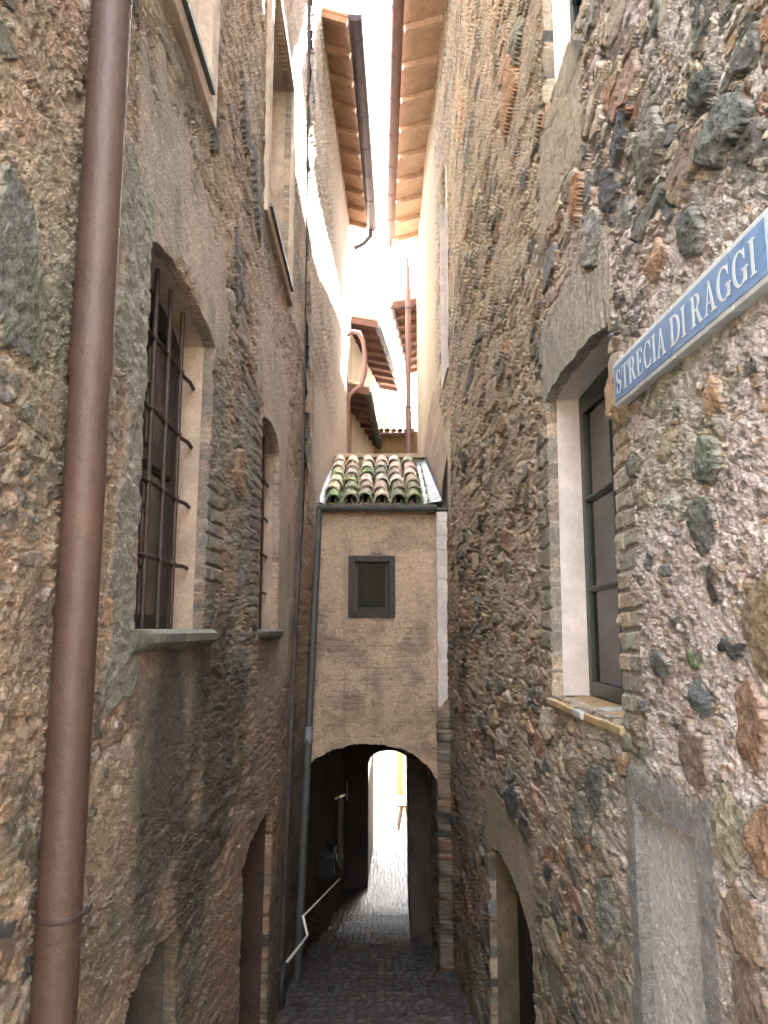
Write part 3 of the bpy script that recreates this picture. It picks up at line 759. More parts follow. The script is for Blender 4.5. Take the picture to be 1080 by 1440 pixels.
eave(lh, (XL, XL), (-.04, -.04), 7.2, 9.7, 8.95, -1, M['timber'], M['timber'], rafters=True)  # unseen overhang, placed and sized to narrow the sun strip on the wall
gutter(lh, (.03, 7.2, 8.93), (.03, 9.7, 8.93), .075, M['gutter'])

# ================================================================== LEFT FAR HOUSE
lf = thing('stone_house', 'second house', 'house', (-1.3, 12, -4))
lf['label'] = 'second house on the left with brick corner and wooden eave against the sky'
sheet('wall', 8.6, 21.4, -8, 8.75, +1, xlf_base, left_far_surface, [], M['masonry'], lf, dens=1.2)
b = MB(); b.box(-6, XL-.5, 8.7, 15.6, -8, 8.7); b.build('core_wall', M['dark_room'], lf)
b = MB()
for z0_, z1_, xa_, xb_ in ((-8, 1.6, -1.09, -.822), (1.6, 8.7, -.822, -.822)):
    b.hexa([(-1.6, 8.59, z0_), (xa_, 8.59, z0_), (xa_, 8.9, z0_), (-1.6, 8.9, z0_), (-1.6, 8.59, z1_), (xb_, 8.59, z1_), (xb_, 8.9, z1_), (-1.6, 8.9, z1_)])
b.build('corner_wall', M['passage_stone'], lf)
b = MB(); b.box(-6, -1.0, 15.6, 21.4, -8, 4.6); b.build('lower_core_wall', M['dark_room'], lf)
eave(lf, (-.84, -.62), (-.40, -.20), 9.9, 15.7, 8.55, -1, M['timber'], M['timber'])
gutter(lf, (-.31, 9.75, 8.47), (-.115, 15.6, 8.47), .10, M['gutter'], .85)
p = MB(); p.tube([(-.135, 15.5, 8.45), (-.15, 15.55, 8.25), (-.3, 15.6, 8.1), (-.5, 15.6, 8.0)], .05, 12)
p.build('gutter_outlet', M['gutter'], lf, smooth=True)

# ================================================================== RIGHT HOUSE
rh = thing('stone_house', 'right hand rubble stone house with green casement window and long pale timbered eave', 'house', (XR+.5, 7, -3))
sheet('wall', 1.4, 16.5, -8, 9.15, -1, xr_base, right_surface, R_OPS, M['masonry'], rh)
b = MB(); b.box(XR+.35, 6, -.4, 16.5, -8, 8.9); b.build('core_wall', M['dark_room'], rh)
b = MB(); b.box(XR+.02, 6, -.5, -.4, -8, 9); b.build('end_wall', M['plaster_cream'], rh)
b = MB(); b.box(XR-.02, 6, 16.5, 16.62, -8, 8.75); b.build('end_wall', M['plaster_cream'], rh)
reveal(R_WIN, -1, XR+.045, .24, M['plaster_white'], 'window_reveal', rh, 'ntf')
window(R_WIN, -1, XR+.185, rh, M['wood_green'], 3, 2, fw=.065, th=.045, m_back=M['pale_backing'])
s = MB(); cols = [(.36, .26, .15), (.33, .24, .13), (.36, .39, .39), (.40, .27, .14), (.30, .24, .13), (.30, .2, .12)]
y = R_WIN.y1+.02; k = 0
wds = [.30, .27, .14, .26, .27]
for w in wds:
    y2 = y-w; z = R_WIN.z0-.004+random.uniform(-.003, .003)
    s.hexa([(XR-.030-.006*(k % 3), y2+.006, z-.045), (XR+.30, y2+.006, z-.03), (XR+.30, y-.003, z-.03), (XR-.030-.006*(k % 3), y-.003, z-.045),
            (XR-.030-.006*(k % 3), y2+.006, z-.012), (XR+.30, y2+.006, z+.006), (XR+.30, y-.003, z+.006), (XR-.030-.006*(k % 3), y-.003, z-.012)], cols[k]); y = y2; k += 1
s.build('window_sill', M['tile_attr'], rh, bevel=.006, label='ochre and blue glazed brick sill')
reveal(R_DOOR, -1, XR+.045, .26, M['mossy_plaster'], 'door_reveal', rh, 'ntf')
d = MB()
for k in range(10):
    w = (R_DOOR.y1-R_DOOR.y0)/10; x = XR+.235+.004*(k % 2); d.box(x, x+.04, R_DOOR.y0+w*k, R_DOOR.y0+w*(k+1)-.006, -6, -1.5)
d.build('door', M['door_dark'], rh)
reveal(R_WIN2, -1, XR+.045, .22, M['plaster_white'], 'window_reveal', rh)
window(R_WIN2, -1, XR+.17, rh, M['wood_green'], 3, 2)
reveal(R_WIN3, -1, XR+.045, .22, M['plaster_white'], 'window_reveal', rh)
window(R_WIN3, -1, XR+.17, rh, M['wood_brown'], 3, 2)
# walled-up opening
s = MB(); ny, nz = 70, 300
pv = []; pf = []
for i in range(ny+1):
    for j in range(nz+1): pv.append((XR+.012, R_PANEL.y0-.005+(R_PANEL.y1-R_PANEL.y0+.01)*i/ny, -2.4+(R_PANEL.z1+.005+2.4)*j/nz))
for i in range(ny):
    for j in range(nz): a = i*(nz+1)+j; pf.append((a, a+1, a+nz+2, a+nz+1))
A = np.array(pv); A[:, 0] -= .010*np.abs(fbm(A[:, 1]*60, A[:, 2]*60, 901, 5, .65))+.005*fbm(A[:, 1]*110, A[:, 2]*110, 903, 3)
s.add(A.tolist(), pf); s.build('walled_up_opening', M['rough_cement'], rh, smooth=True, label='rough white cement panel filling an old opening')
# white plaster strip beside the bridge house
s = MB()
n = 40
for k in range(n):
    z0 = -1.0+2.58*k/n; z1 = -1.0+2.58*(k+1)/n
    s.box(0.803+.004*math.sin(k*1.3), 1.0, 10.50+.008*math.sin(k*2.1), 10.66, z0, z1)
s.build('plaster_strip', M['plaster_white'], rh)
# roof and gutter
rr = eave(rh, (XR, XR), (.37, .36), 5.5, 16.6, 8.72, +1, M['timber_pale'], M['timber_pale'], rise=.30, pitch=.75)
gutter(rh, (.27, 5.5, 8.66), (.275, 16.6, 8.66), .095, M['copper_pale'], .95)

# downpipe at the far end of the right house
dp = thing('downpipe', 'long straight brown downpipe rising on the right between plaster wall and far roofs', 'pipe', (.69, 16.7, -2))
p = MB(); p.tube([(.28, 16.5, 8.60), (.31, 16.56, 8.48), (.44, 16.65, 8.42), (.60, 16.7, 8.38), (.68, 16.7, 8.30), (.69, 16.7, 8.1), (.69, 16.7, 7.6)], [.03, .025, .02, .02, .03, .05, .055], 14)
p.build('swan_neck', M['copper_pale'], dp, smooth=True)
p = MB(); p.tube([(.69, 16.7, 7.65), (.69, 16.7, 1.6)], .062, 16); p.build('pipe', M['copper_pale'], dp, smooth=True)
for z in (7.1, 4.8):
    p = MB(); p.tube([(.69, 16.7, z), (.69, 16.7, z+.05)], .070, 16); p.build('clamp', M['gutter'], dp, smooth=True)

# ================================================================== COPPER DOWNPIPE (near left)
cp = thing('downpipe', 'fat brown copper downpipe in the left foreground, fixed to the rough stone wall', 'pipe', (-.77, 2.03, -2))
p = MB(); p.tube([(-.77, 2.03, 9.1), (-.77, 2.03, .72)], .055, 40); p.build('upper_pipe', M['copper'], cp, smooth=True)
p = MB(); p.tube([(-.77, 2.03, .76), (-.77, 2.03, .69), (-.77, 2.03, .66), (-.77, 2.03, -1.6)], [.0585, .0585, .053, .053], 40); p.build('lower_pipe', M['copper'], cp, smooth=True)
p = MB(); p.tube([(-.77, 2.03, -.693), (-.77, 2.03, -.685), (-.77, 2.03, -.677)], [.055, .0575, .055], 40)
p.bar((-.82, 2.03, -.685), (-.90, 2.03, -.685), .006, .006); p.build('clamp', M['iron'], cp, smooth=True)
p = MB(); p.tube([(-.77, 2.03, 1.795), (-.77, 2.03, 1.80), (-.77, 2.03, 1.815), (-.77, 2.03, 1.82)], [.0555, .0568, .0568, .0555], 40); p.build('seam_ring', M['copper'], cp, smooth=True)
p = MB(); p.tube([(-.77, 2.03, -.735), (-.77, 2.03, -.755)], .0545, 40); p.build('socket_ring', M['copper'], cp, smooth=True)

# ================================================================== STREET SIGN
def sign():
    A = np.array((.86, 2.735, .952)); B = np.array((.86, 1.598, .921)); C0 = np.array((.86, 2.735, .792)); D = np.array((.86, 1.598, .757))
    t = thing('street_sign', 'blue glazed ceramic street name sign with white letters on the right wall above the window', 'sign', (.88, 2.2, .78))
    def pt(u, v, x): p = (A*(1-u)+B*u)*v+(C0*(1-u)+D*u)*(1-v); return (x, p[1]*.983, p[2]*.983)
    x0 = .845
    u_j = [0, 1/6., .5, 5/6., 1]
    for k in range(4):
        g = .0012; a, b_ = u_j[k]+(g if k else 0), u_j[k+1]-(g if k < 3 else 0)
        m = MB()
        m.hexa([pt(a, 0, x0+.035), pt(b_, 0, x0+.035), pt(b_, 0, x0), pt(a, 0, x0), pt(a, 1, x0+.035), pt(b_, 1, x0+.035), pt(b_, 1, x0), pt(a, 1, x0)])
        tl = m.build('sign_tile', M['sign_white'], t, bevel=.0025)
        fa = a if k else a+.013; fb = b_ if k < 3 else b_-.013
        f = MB(); x1 = x0-.0022
        f.hexa([pt(fa, .10, x0+.001), pt(fb, .10, x0+.001), pt(fb, .10, x1), pt(fa, .10, x1), pt(fa, .90, x0+.001), pt(fb, .90, x0+.001), pt(fb, .90, x1), pt(fa, .90, x1)])
        f.build('blue_field', M['sign_blue'], tl)
    bk = MB(); bk.hexa([pt(.003, .02, .93), pt(.997, .02, .93), pt(.997, .02, x0+.036), pt(.003, .02, x0+.036), pt(.003, .98, .93), pt(.997, .98, .93), pt(.997, .98, x0+.036), pt(.003, .98, x0+.036)])
    bk.build('mortar_bed', M['grey_cement'], t)
    # --- serif letters, unit height, drawn as ribbons
    TH = .165; TN = .055
    def rect(x0_, y0_, x1_, y1_): return [[(x0_, y0_), (x1_, y0_), (x1_, y1_), (x0_, y1_)]]
    def rib(pts, ws):
        out = []; P_ = [np.array(p, float) for p in pts]; L_, R_ = [], []
        for i, p in enumerate(P_):
            d = (P_[min(i+1, len(P_)-1)]-P_[max(i-1, 0)]); d /= np.linalg.norm(d); nrm = np.array((-d[1], d[0]))
            L_.append(p+nrm*ws[i]/2); R_.append(p-nrm*ws[i]/2)
        for i in range(len(P_)-1): out.append([tuple(L_[i]), tuple(R_[i]), tuple(R_[i+1]), tuple(L_[i+1])])
        return out
    def ell(cx, cy, rx, ry, a0, a1, n=20, thick=TH, thin=TN):
        an = [R(a0+(a1-a0)*k/n) for k in range(n+1)]
        return rib([(cx+rx*math.cos(a), cy+ry*math.sin(a)) for a in an], [thin+(thick-thin)*abs(math.cos(a))**1.3 for a in an])
    def serif(cx, y, w): return rect(cx-w/2, y if y < .5 else y-TN, cx+w/2, y+TN if y < .5 else y)
    def stem(cx, w=TH): return rect(cx-w/2, 0, cx+w/2, 1)+serif(cx, 0, w+.17)+serif(cx, 1, w+.17)
    G = {}
    G['I'] = (.36, stem(.18))
    G['T'] = (.74, rect(.37-TH/2, 0, .37+TH/2, 1)+serif(.37, 0, .34)+rect(.03, 1-TN, .71, 1)+[[(.03, 1-TN), (.10, 1-TN), (.035, .76), (.02, .76)], [(.64, 1-TN), (.71, 1-TN), (.72, .76), (.705, .76)]])
    G['E'] = (.70, stem(.18)+rect(.18, 1-TN, .62, 1)+rect(.18, 0, .66, TN)+rect(.2, .48, .48, .48+TN)+[[(.54, 1-TN), (.62, 1-TN), (.635, .77), (.615, .77)], [(.58, TN), (.66, TN), (.69, .26), (.665, .26)]]+rect(.46, .40, .49, .62))
    G['D'] = (.88, stem(.18)+ell(.36, .5, .40, .5-TN/2, -90, 90)+rect(.18, 0, .37, TN)+rect(.18, 1-TN, .37, 1))
    G['R'] = (.86, stem(.18)+ell(.36, .74, .24, .26-TN/2, -90, 90)+rect(.18, 1-TN, .37, 1)+rect(.18, .48, .37, .48+TN)+[[(.36, .50), (.52, .50), (.78, 0), (.60, 0)]]+rect(.60, 0, .86, TN))
    G['C'] = (.82, ell(.45, .5, .36, .5-TN/2, 42, 318, 28)+rect(.70, .68, .74, .97)+rect(.70, .05, .725, .26))
    G['G'] = (.90, ell(.45, .5, .36, .5-TN/2, 42, 320, 28)+rect(.70, .68, .74, .97)+rect(.64, .04, .64+TH, .44)+rect(.54, .44-TN, .88, .44))
    G['A'] = (.86, [[(.12, 0), (.175, 0), (.46, .97), (.40, 1.0)], [(.59, 0), (.77, 0), (.46, 1.0), (.38, .93)]]+rect(.22, .30, .62, .30+TN)+rect(.03, 0, .28, TN)+rect(.50, 0, .86, TN))
    sp = []
    for k in range(31):
        q = k/30.
        if q < .5: a = R(40+(270-40)*q*2); sp.append((.34+.21*math.cos(a), .735+.235*math.sin(a)))
        else: a = R(90-(230)*(q-.5)*2); sp.append((.34+.245*math.cos(a), .265+.235*math.sin(a)))
    G['S'] = (.68, rib(sp, [TN+(TH*1.05-TN)*math.exp(-((k-15)/6.)**2)+.03*math.exp(-((k-7)/4.)**2)+.03*math.exp(-((k-23)/4.)**2) for k in range(31)])+rect(.51, .72, .545, .96)+rect(.095, .04, .13, .28))
    SPc = .33
    def width(s): return sum((SPc if ch == ' ' else G[ch][0]+.075) for ch in s)
    txt = 'STRECIA DI RAGGI'
    total = width(txt); u0, u1 = .030, .952; x = 0; sc = (u1-u0)/total
    q = 0
    vt0, vt1 = .235, .775
    for ch in txt:
        if ch == ' ': x += SPc; continue
        z = MB()
        for poly in G[ch][1]:
            q += 1; xo = x0-.0028-.00004*(q % 9)
            ps = [pt(u0+(x+px)*sc, vt0+(vt1-vt0)*py, xo) for px, py in poly]
            bs = [(xo+.0012, p_[1], p_[2]) for p_ in ps]
            z.add(ps+bs, [(0, 1, 2, 3), (7, 6, 5, 4), (0, 4, 5, 1), (1, 5, 6, 2), (2, 6, 7, 3), (3, 7, 4, 0)])
        x += G[ch][0]+.075
        z.build('letter', M['letter'], t)
sign()

# ================================================================== BRIDGE HOUSE
BY = 10.6
bh = thing('bridge_house', 'small plastered house bridging the alley over an arch, with mossy tiled roof', 'house', (0, BY, -1.5))
def bridge_wall():
    xs = np.linspace(-1.02, .805, 180); zs = np.linspace(-2.35, 1.72, 420)
    X, Z = np.meshgrid(xs, zs, indexing='ij')
    h = .010*fbm(X*2, Z*2, 1001, 4)+.004*fbm(X*12, Z*14, 1002, 4)
    c = np.array([.57, .44, .325])*(1+.22*fbm(X*1.6, Z*1.4, 1003, 4))[..., None]
    one = np.ones(c.shape)
    c = lerp(c, np.array([.54, .37, .27])*one, sst(0, .5, fbm(X*1.2, Z*.8, 1004, 3))*.8*sst(1.4, 0, Z))
    br = sst(.12, .42, fbm(X*2.2, Z*3.2, 1010, 4)+.12*sst(.5, -.8, Z))*sst(.5, .1, Z)*.5
    h, c = brick_layer(h, c, X, Z, br, 1011, pal([(.34, .23, .16), (.38, .28, .19), (.27, .20, .16), (.40, .27, .19)]), .26, .075, .014)
    pit = sst(.38, .6, fbm(X*11, Z*22, 1020, 3)); h -= .014*pit
    ol = sst(.35, 0, np.abs(Z+1.15))*.35; c = lerp(c, np.array([.35, .31, .19])*one, ol)
    stn = sst(0, .5, fbm(X*5, Z*1.0, 1030, 4)); c = c*(1-.22*stn)[..., None]
    bl = sst(.15, .45, fbm(X*3.5, Z*4.5, 1031, 5)); c = c*(1-.26*bl)[..., None]
    spk = sst(.32, .5, fbm(X*16, Z*24, 1033, 3)); c = c*(1-.22*spk)[..., None]
    # arch: x from -.98 to .83
    jag = .03*fbm(X*9, Z*9, 1040, 4)
    xc, hw = -.12, .935
    def top(x): t = (x-xc)/hw; return -2.12+.64*np.sqrt(np.clip(1-t*t, 0, 1))
    fx = (X[:-1, :-1]+X[1:, 1:])/2; fz = (Z[:-1, :-1]+Z[1:, 1:])/2; jg = jag[:-1, :-1]
    keep = ~((fz < top(fx)+jg) & (np.abs(fx-xc) < hw))
    wx0, wx1, wz0, wz1 = -.30, .23, .20, .94
    keep &= ~((fx > wx0) & (fx < wx1) & (fz > wz0) & (fz < wz1))
    P = np.stack([X, BY-h, Z], -1)
    def back(v): w = v.copy(); w[:, 1] = BY+.07; return w
    grid_mesh('wall', P, c, keep, back, M['masonry'], bh)
bridge_wall()
# tiny window: projecting brown frame
f = MB(); a, b_, c0, d0 = -.39, .255, .16, .985
a, b_ = -.385, .245
def ring_frame(f, x0, x1, z0, z1, w, ya, yb):
    f.box(x0, x0+w, ya, yb, z0, z1); f.box(x1-w, x1, ya, yb, z0, z1); f.box(x0+w, x1-w, ya, yb, z0, z0+w); f.box(x0+w, x1-w, ya, yb, z1-w, z1)
ring_frame(f, a, b_, c0, d0, .085, BY-.055, BY+.03)
wf = f.build('window', M['wood_brown'], bh, bevel=.006)
f = MB(); ring_frame(f, a+.086, b_-.086, c0+.086, d0-.086, .05, BY+.045, BY+.09); f.build('sash', M['wood_brown'], wf, bevel=.004)
f = MB(); f.box(a+.136, b_-.136, BY+.06, BY+.066, c0+.136, d0-.136); f.build('pane', M['dull_glass'], wf)
f = MB(); f.box(a+.05, b_-.05, BY+.20, BY+.21, c0+.05, d0-.05); f.build('curtain', M['black_metal'], wf)
f = MB()
for k in range(5):
    x_ = -.07+.03*k; f.tube([(x_-.03, BY-.03, .995+.004*k), (x_, BY-.045, 1.015+.012*math.sin(k*2)), (x_+.05, BY-.03, 1.0)], [.003, .006, .003], 5)
tag(f.build('twigs', M['iron']), 'few dark twigs lying on top of the tiny brown window frame', 'twigs')
# vault and body
v = MB(); n = 20; zt = []
def vtop(x): t = (x+.10)/.96; return -2.12+.62*math.sqrt(max(0, 1-t*t))
xs = [-1.055+.955*2*i/n for i in range(n+1)]
vs = []
for i, x in enumerate(xs):
    z = vtop(max(-1.06, min(.86, x)))+.05
    vs += [(x, BY+.04, z), (x, 21.4, z-1.45)]
v.add(vs, [(2*i, 2*i+2, 2*i+3, 2*i+1) for i in range(n)])
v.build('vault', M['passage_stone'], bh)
v = MB(); v.box(-1.3, 1.3, 12.75, 21.3, 1.4, 1.6); v.box(-1.3, 1.3, 21.3, 21.42, -3.1, 1.6); v.build('terrace_slab', M['plaster_tan'], bh)
v = MB(); v.box(-.8, .8, BY+.3, 12.4, -1.2, 1.2); v.build('core_wall', M['dark_room'], bh)
v = MB(); v.box(-.84, .92, 12.62, 12.78, 1.0, 2.775); v.build('back_wall', M['plaster_tan'], bh)
v = MB(); xx = -.78
for w in (.52, .60, .55):
    v.box(xx, xx+w-.008, 12.52, 12.86, 2.78, 2.85+random.uniform(-.006, .01), random.choice([(.50, .36, .29), (.45, .34, .26)])); xx += w
v.build('coping', M['tile_attr'], bh, bevel=.01)
# roof
RY0, RZ0, RY1, RZ1 = 10.42, 1.66, 12.56, 2.70
sl_ = (RZ1-RZ0)/(RY1-RY0)
d = MB(); d.hexa([(-.9, RY0+.1, RZ0-.05), (.95, RY0+.1, RZ0-.05), (.95, RY1, RZ1-.10), (-.9, RY1, RZ1-.10), (-.9, RY0+.1, RZ0-.02), (.95, RY0+.1, RZ0-.02), (.95, RY1, RZ1-.07), (-.9, RY1, RZ1-.07)])
roof = d.build('roof', M['zinc_dark'], bh)
t = MB(); t2 = MB(); ncol, nrow = 6, 6; pit = .222; x00 = -.60
TC = [(.42, .34, .27), (.50, .43, .34), (.37, .31, .24), (.60, .53, .44), (.30, .29, .22), (.43, .37, .29), (.54, .47, .39)]
GC = [(.14, .19, .06), (.20, .22, .12), (.22, .25, .13), (.26, .26, .17)]
Lr = (RY1-RY0)/nrow
for i in range(ncol+1):
    xc = x00+pit*(i-.5)
    for j in range(nrow):
        y = RY0+.02+Lr*j; z = RZ0+sl_*(y-RY0)
        cc = random.choice([(.17, .19, .12), (.22, .2, .16), (.2, .25, .13)])
        t2.trough((xc, y, z+.075), (xc, y+Lr+.08, z+sl_*(Lr+.08)+.055), .088, .014, 10, 190, 350, cc, .10)
for i in range(ncol):
    for j in range(nrow):
        xc = x00+pit*i+random.uniform(-.008, .008); y = RY0-.03+Lr*j+random.uniform(-.04, .04); z = RZ0+sl_*(y-RY0)
        if j == 0: cc = random.choice(GC+[TC[5]])
        elif (i, j) in ((2, 3), (2, 0), (1, 1)): cc = GC[0] if j != 1 else GC[2]
        else:
            cc = random.choice(TC if random.random() < (.55+.07*j) else GC[1:])
            if i >= 3 and j >= 2 and random.random() < .6: cc = TC[3]
        cc = tuple(q*random.uniform(.88, 1.12) for q in cc)
        tw = random.uniform(-.024, .024)
        t.trough((xc+tw, y, z+.065), (xc, y+Lr+.09, z+sl_*(Lr+.09)+.045), .108, .018, 12, 0, 180, cc, .082)
t.build('roof_tiles', M['tile_attr'], roof, smooth=True); t2.build('channel_tiles', M['tile_attr'], roof, smooth=True)
for sgn in (-1, 1):
    f = MB(); n = 14
    xa, xb = (-.70, -.845) if sgn < 0 else (.64, .875)
    vs = []; 
    for k in range(n+1):
        u = k/n; y = RY0+(RY1-RY0)*u; z = RZ0+sl_*(y-RY0); w = .008*math.sin(k*1.9)
        xi = xa+(.0 if sgn < 0 else 0)*u; xo = xb+(.10*u if sgn < 0 else -.09*u)
        vs += [(xi, y, z+.02+w), ((xi+xo)/2, y, z+.035-w), (xo, y, z+.06+w*.5), (xo-sgn*.004, y, z+.16)]
    f.add(vs, [(4*k+q, 4*k+q+1, 4*k+q+5, 4*k+q+4) for k in range(n) for q in range(3)])
    f.build('flashing', M['zinc'], roof, smooth=True)
# plaster fillets joining roof to walls
for sgn in (-1, 1):
    f = MB(); n = 16; vs = []
    for k in range(n+1):
        u = k/n; y = RY0+.05+(RY1+.2-RY0)*u; z = RZ0+sl_*(y-RY0)
        xo = (-.845+.10*u if sgn < 0 else .875-.09*u)
        vs += [(xo, y, z+.07), (xo+sgn*.012, y, z+.25+.1*u), (sgn*.99, y, z+.85+.6*u)]
    f.add(vs, [(3*k+q, 3*k+q+1, 3*k+q+4, 3*k+q+3) for k in range(n) for q in range(2)])
    f.build('plaster_fillet', M['plaster_tan'], bh, smooth=True)
gutter(bh, (-.865, RY0-.05, 1.635), (.80, RY0-.05, 1.625), .062, M['zinc_dark'], 3)
f = MB(); f.box(-.86, .80, RY0-.012, RY0+.01, 1.57, 1.66); f.build('fascia', M['zinc_dark'], bh)
# downpipe of the bridge house
dp = thing('downpipe', 'thin grey green downpipe running down beside the bridge house, left of the arch', 'pipe', (-.9, 10, -4))
p = MB(); p.tube([(-.78, 10.38, 1.59), (-.785, 10.39, 1.45), (-.865, 10.22, -1.3)], .048, 14); p.build('upper_pipe', M['zinc_dark'], dp, smooth=True)
p = MB(); p.tube([(-.863, 10.22, -1.22), (-.868, 10.21, -1.42)], .056, 14); p.build('socket_ring', M['zinc'], dp, smooth=True)
p = MB(); p.tube([(-.867, 10.21, -1.35), (-.95, 10.0, -4.4)], .052, 14); p.build('lower_pipe', M['zinc_dark'], dp, smooth=True)

# ================================================================== PASSAGE: pier, far wall, fittings
pr = thing('stone_pier', 'dark stone pier narrowing the passage on the right behind the arch', 'pier', (.9, 13, -5))
s = MB(); s.hexa([(.535, 12.7, -8), (1.2, 12.7, -8), (1.2, 21.3, -8), (.80, 21.3, -8), (.50, 12.7, -1.45), (1.2, 12.7, -1.45), (1.2, 21.3, -1.45), (.76, 21.3, -1.45)])
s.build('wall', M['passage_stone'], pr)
ar = thing('inner_arch', 'dark inner arch and post closing the far end of the covered passage', 'arch', (0, 20.5, -6))
s = MB(); n = 18
vs = []
for k in range(n+1):
    u = k/n; x = -.21+1.03*u; z = -3.35+.32*math.sqrt(max(0, 1-(2*u-1)**2))
    vs += [(x, 20.5, z), (x, 20.5, -1.0), (x, 20.8, z), (x, 20.8, -1.0)]
s.add(vs, [q for k in range(n) for q in ((4*k, 4*k+4, 4*k+5, 4*k+1), (4*k+2, 4*k+3, 4*k+7, 4*k+6), (4*k, 4*k+2, 4*k+6, 4*k+4))])
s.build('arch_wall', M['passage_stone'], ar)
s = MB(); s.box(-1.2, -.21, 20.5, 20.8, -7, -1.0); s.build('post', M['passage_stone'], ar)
pw = thing('passage_wall', 'pale rendered wall lit by daylight beyond the far end of the passage', 'wall', (-.3, 24, -6.5))
s = MB(); s.hexa([(-1.2, 20.82, -7.2), (-.235, 20.82, -7.2), (-.09, 25.5, -7.2), (-1.2, 25.5, -7.2), (-1.2, 20.82, 1.2), (-.235, 20.82, 1.2), (-.09, 25.5, 1.2), (-1.2, 25.5, 1.2)])
s.build('wall', M['pale_exit'], pw)
def passage_x(y, z): return float(xlf_base(np.array(y, float), np.array(z, float)))
dc = thing('display_case', 'dark wall cabinet with slanting top mounted on the left wall of the passage', 'cabinet', (-.9, 17, -4.3))
x = -.80
s = MB(); s.hexa([(x-.15, 16, -4.5), (x+.05, 16, -4.5), (x+.05, 18.4, -5.3), (x-.15, 18.4, -5.3), (x-.15, 16, -3.35), (x+.05, 16, -3.25), (x+.05, 18.4, -3.75), (x-.15, 18.4, -3.75)])
s.build('case', M['black_metal'], dc, bevel=.01)
s = MB(); s.hexa([(x-.15, 15.9, -3.32), (x+.09, 15.9, -3.25), (x+.09, 18.5, -3.74), (x-.15, 18.5, -3.74), (x-.15, 15.9, -3.30), (x+.09, 15.9, -3.20), (x+.09, 18.5, -3.69), (x-.15, 18.5, -3.71)])
s.build('top_rail', M['steel'], dc)
lb = thing('letter_box', 'small dark blue metal box with sloping lid on the left wall inside the passage', 'box', (-.85, 13.5, -3.9))
s = MB(); s.box(-.98, -.72, 13.2, 14.0, -3.95, -3.6); s.build('body', M['black_metal'], lb, bevel=.01)
s = MB(); s.hexa([(-.98, 13.15, -3.55), (-.68, 13.15, -3.62), (-.68, 14.05, -3.68), (-.98, 14.05, -3.58), (-.98, 13.15, -3.53), (-.68, 13.15, -3.60), (-.68, 14.05, -3.66), (-.98, 14.05, -3.56)])
s.build('lid', M['blue_metal'], lb)
for k, (yy, zz, w, hh) in enumerate(((18.95, -3.95, .35, .42), (18.0, -4.98, .1, .14), (15.2, -4.22, .1, .12), (14.4, -4.2, .08, .12))):
    q = tag(MB().build('n', M['paper']), None) if False else None
    m_ = MB(); xx = x+.06 if k else -.70
    m_.box(xx, xx+.008, yy, yy+w, zz, zz+hh)
    o = m_.build('notice', M['paper'])
    tag(o, ['pale paper notice just beyond the dark cabinet in the passage', 'small white tag below the dark cabinet in the passage',
            'tiny white card right of the blue metal box', 'tiny white card directly under the blue metal box'][k], 'notice')
hr = thing('handrail', 'thin bright kinked steel handrail with black end beside the dark stairs', 'handrail', (-.8, 9, -3.8))
s = MB(); s.tube([(-.765, 7.05, -2.78), (-.755, 9.15, -3.31), (-.81, 9.2, -3.13), (-.81, 18.2, -5.42)], .015, 8); s.build('rail', M['steel'], hr, smooth=True)
s = MB()
pts = [(-.765, 7.05, -2.78), (-.768, 6.95, -2.77), (-.77, 6.87, -2.83), (-.77, 6.83, -2.92), (-.77, 6.86, -3.02), (-.77, 6.93, -3.05), (-.77, 6.97, -2.98), (-.77, 6.97, -2.88)]
s.tube(pts, .024, 10); s.build('curled_end', M['black_metal'], hr, smooth=True)
for y in (7.0, 10.5, 13.0, 16.2):
    zz = -2.78-(y-7.05)*.252 if y < 9.2 else -3.13-(y-9.2)*.2545
    s = MB(); s.tube([(-.78, y, zz-.02), (-.86, y, zz-.05), (-1.15, y, zz-.05)], .008, 6); s.build('bracket', M['iron'], hr, smooth=True)

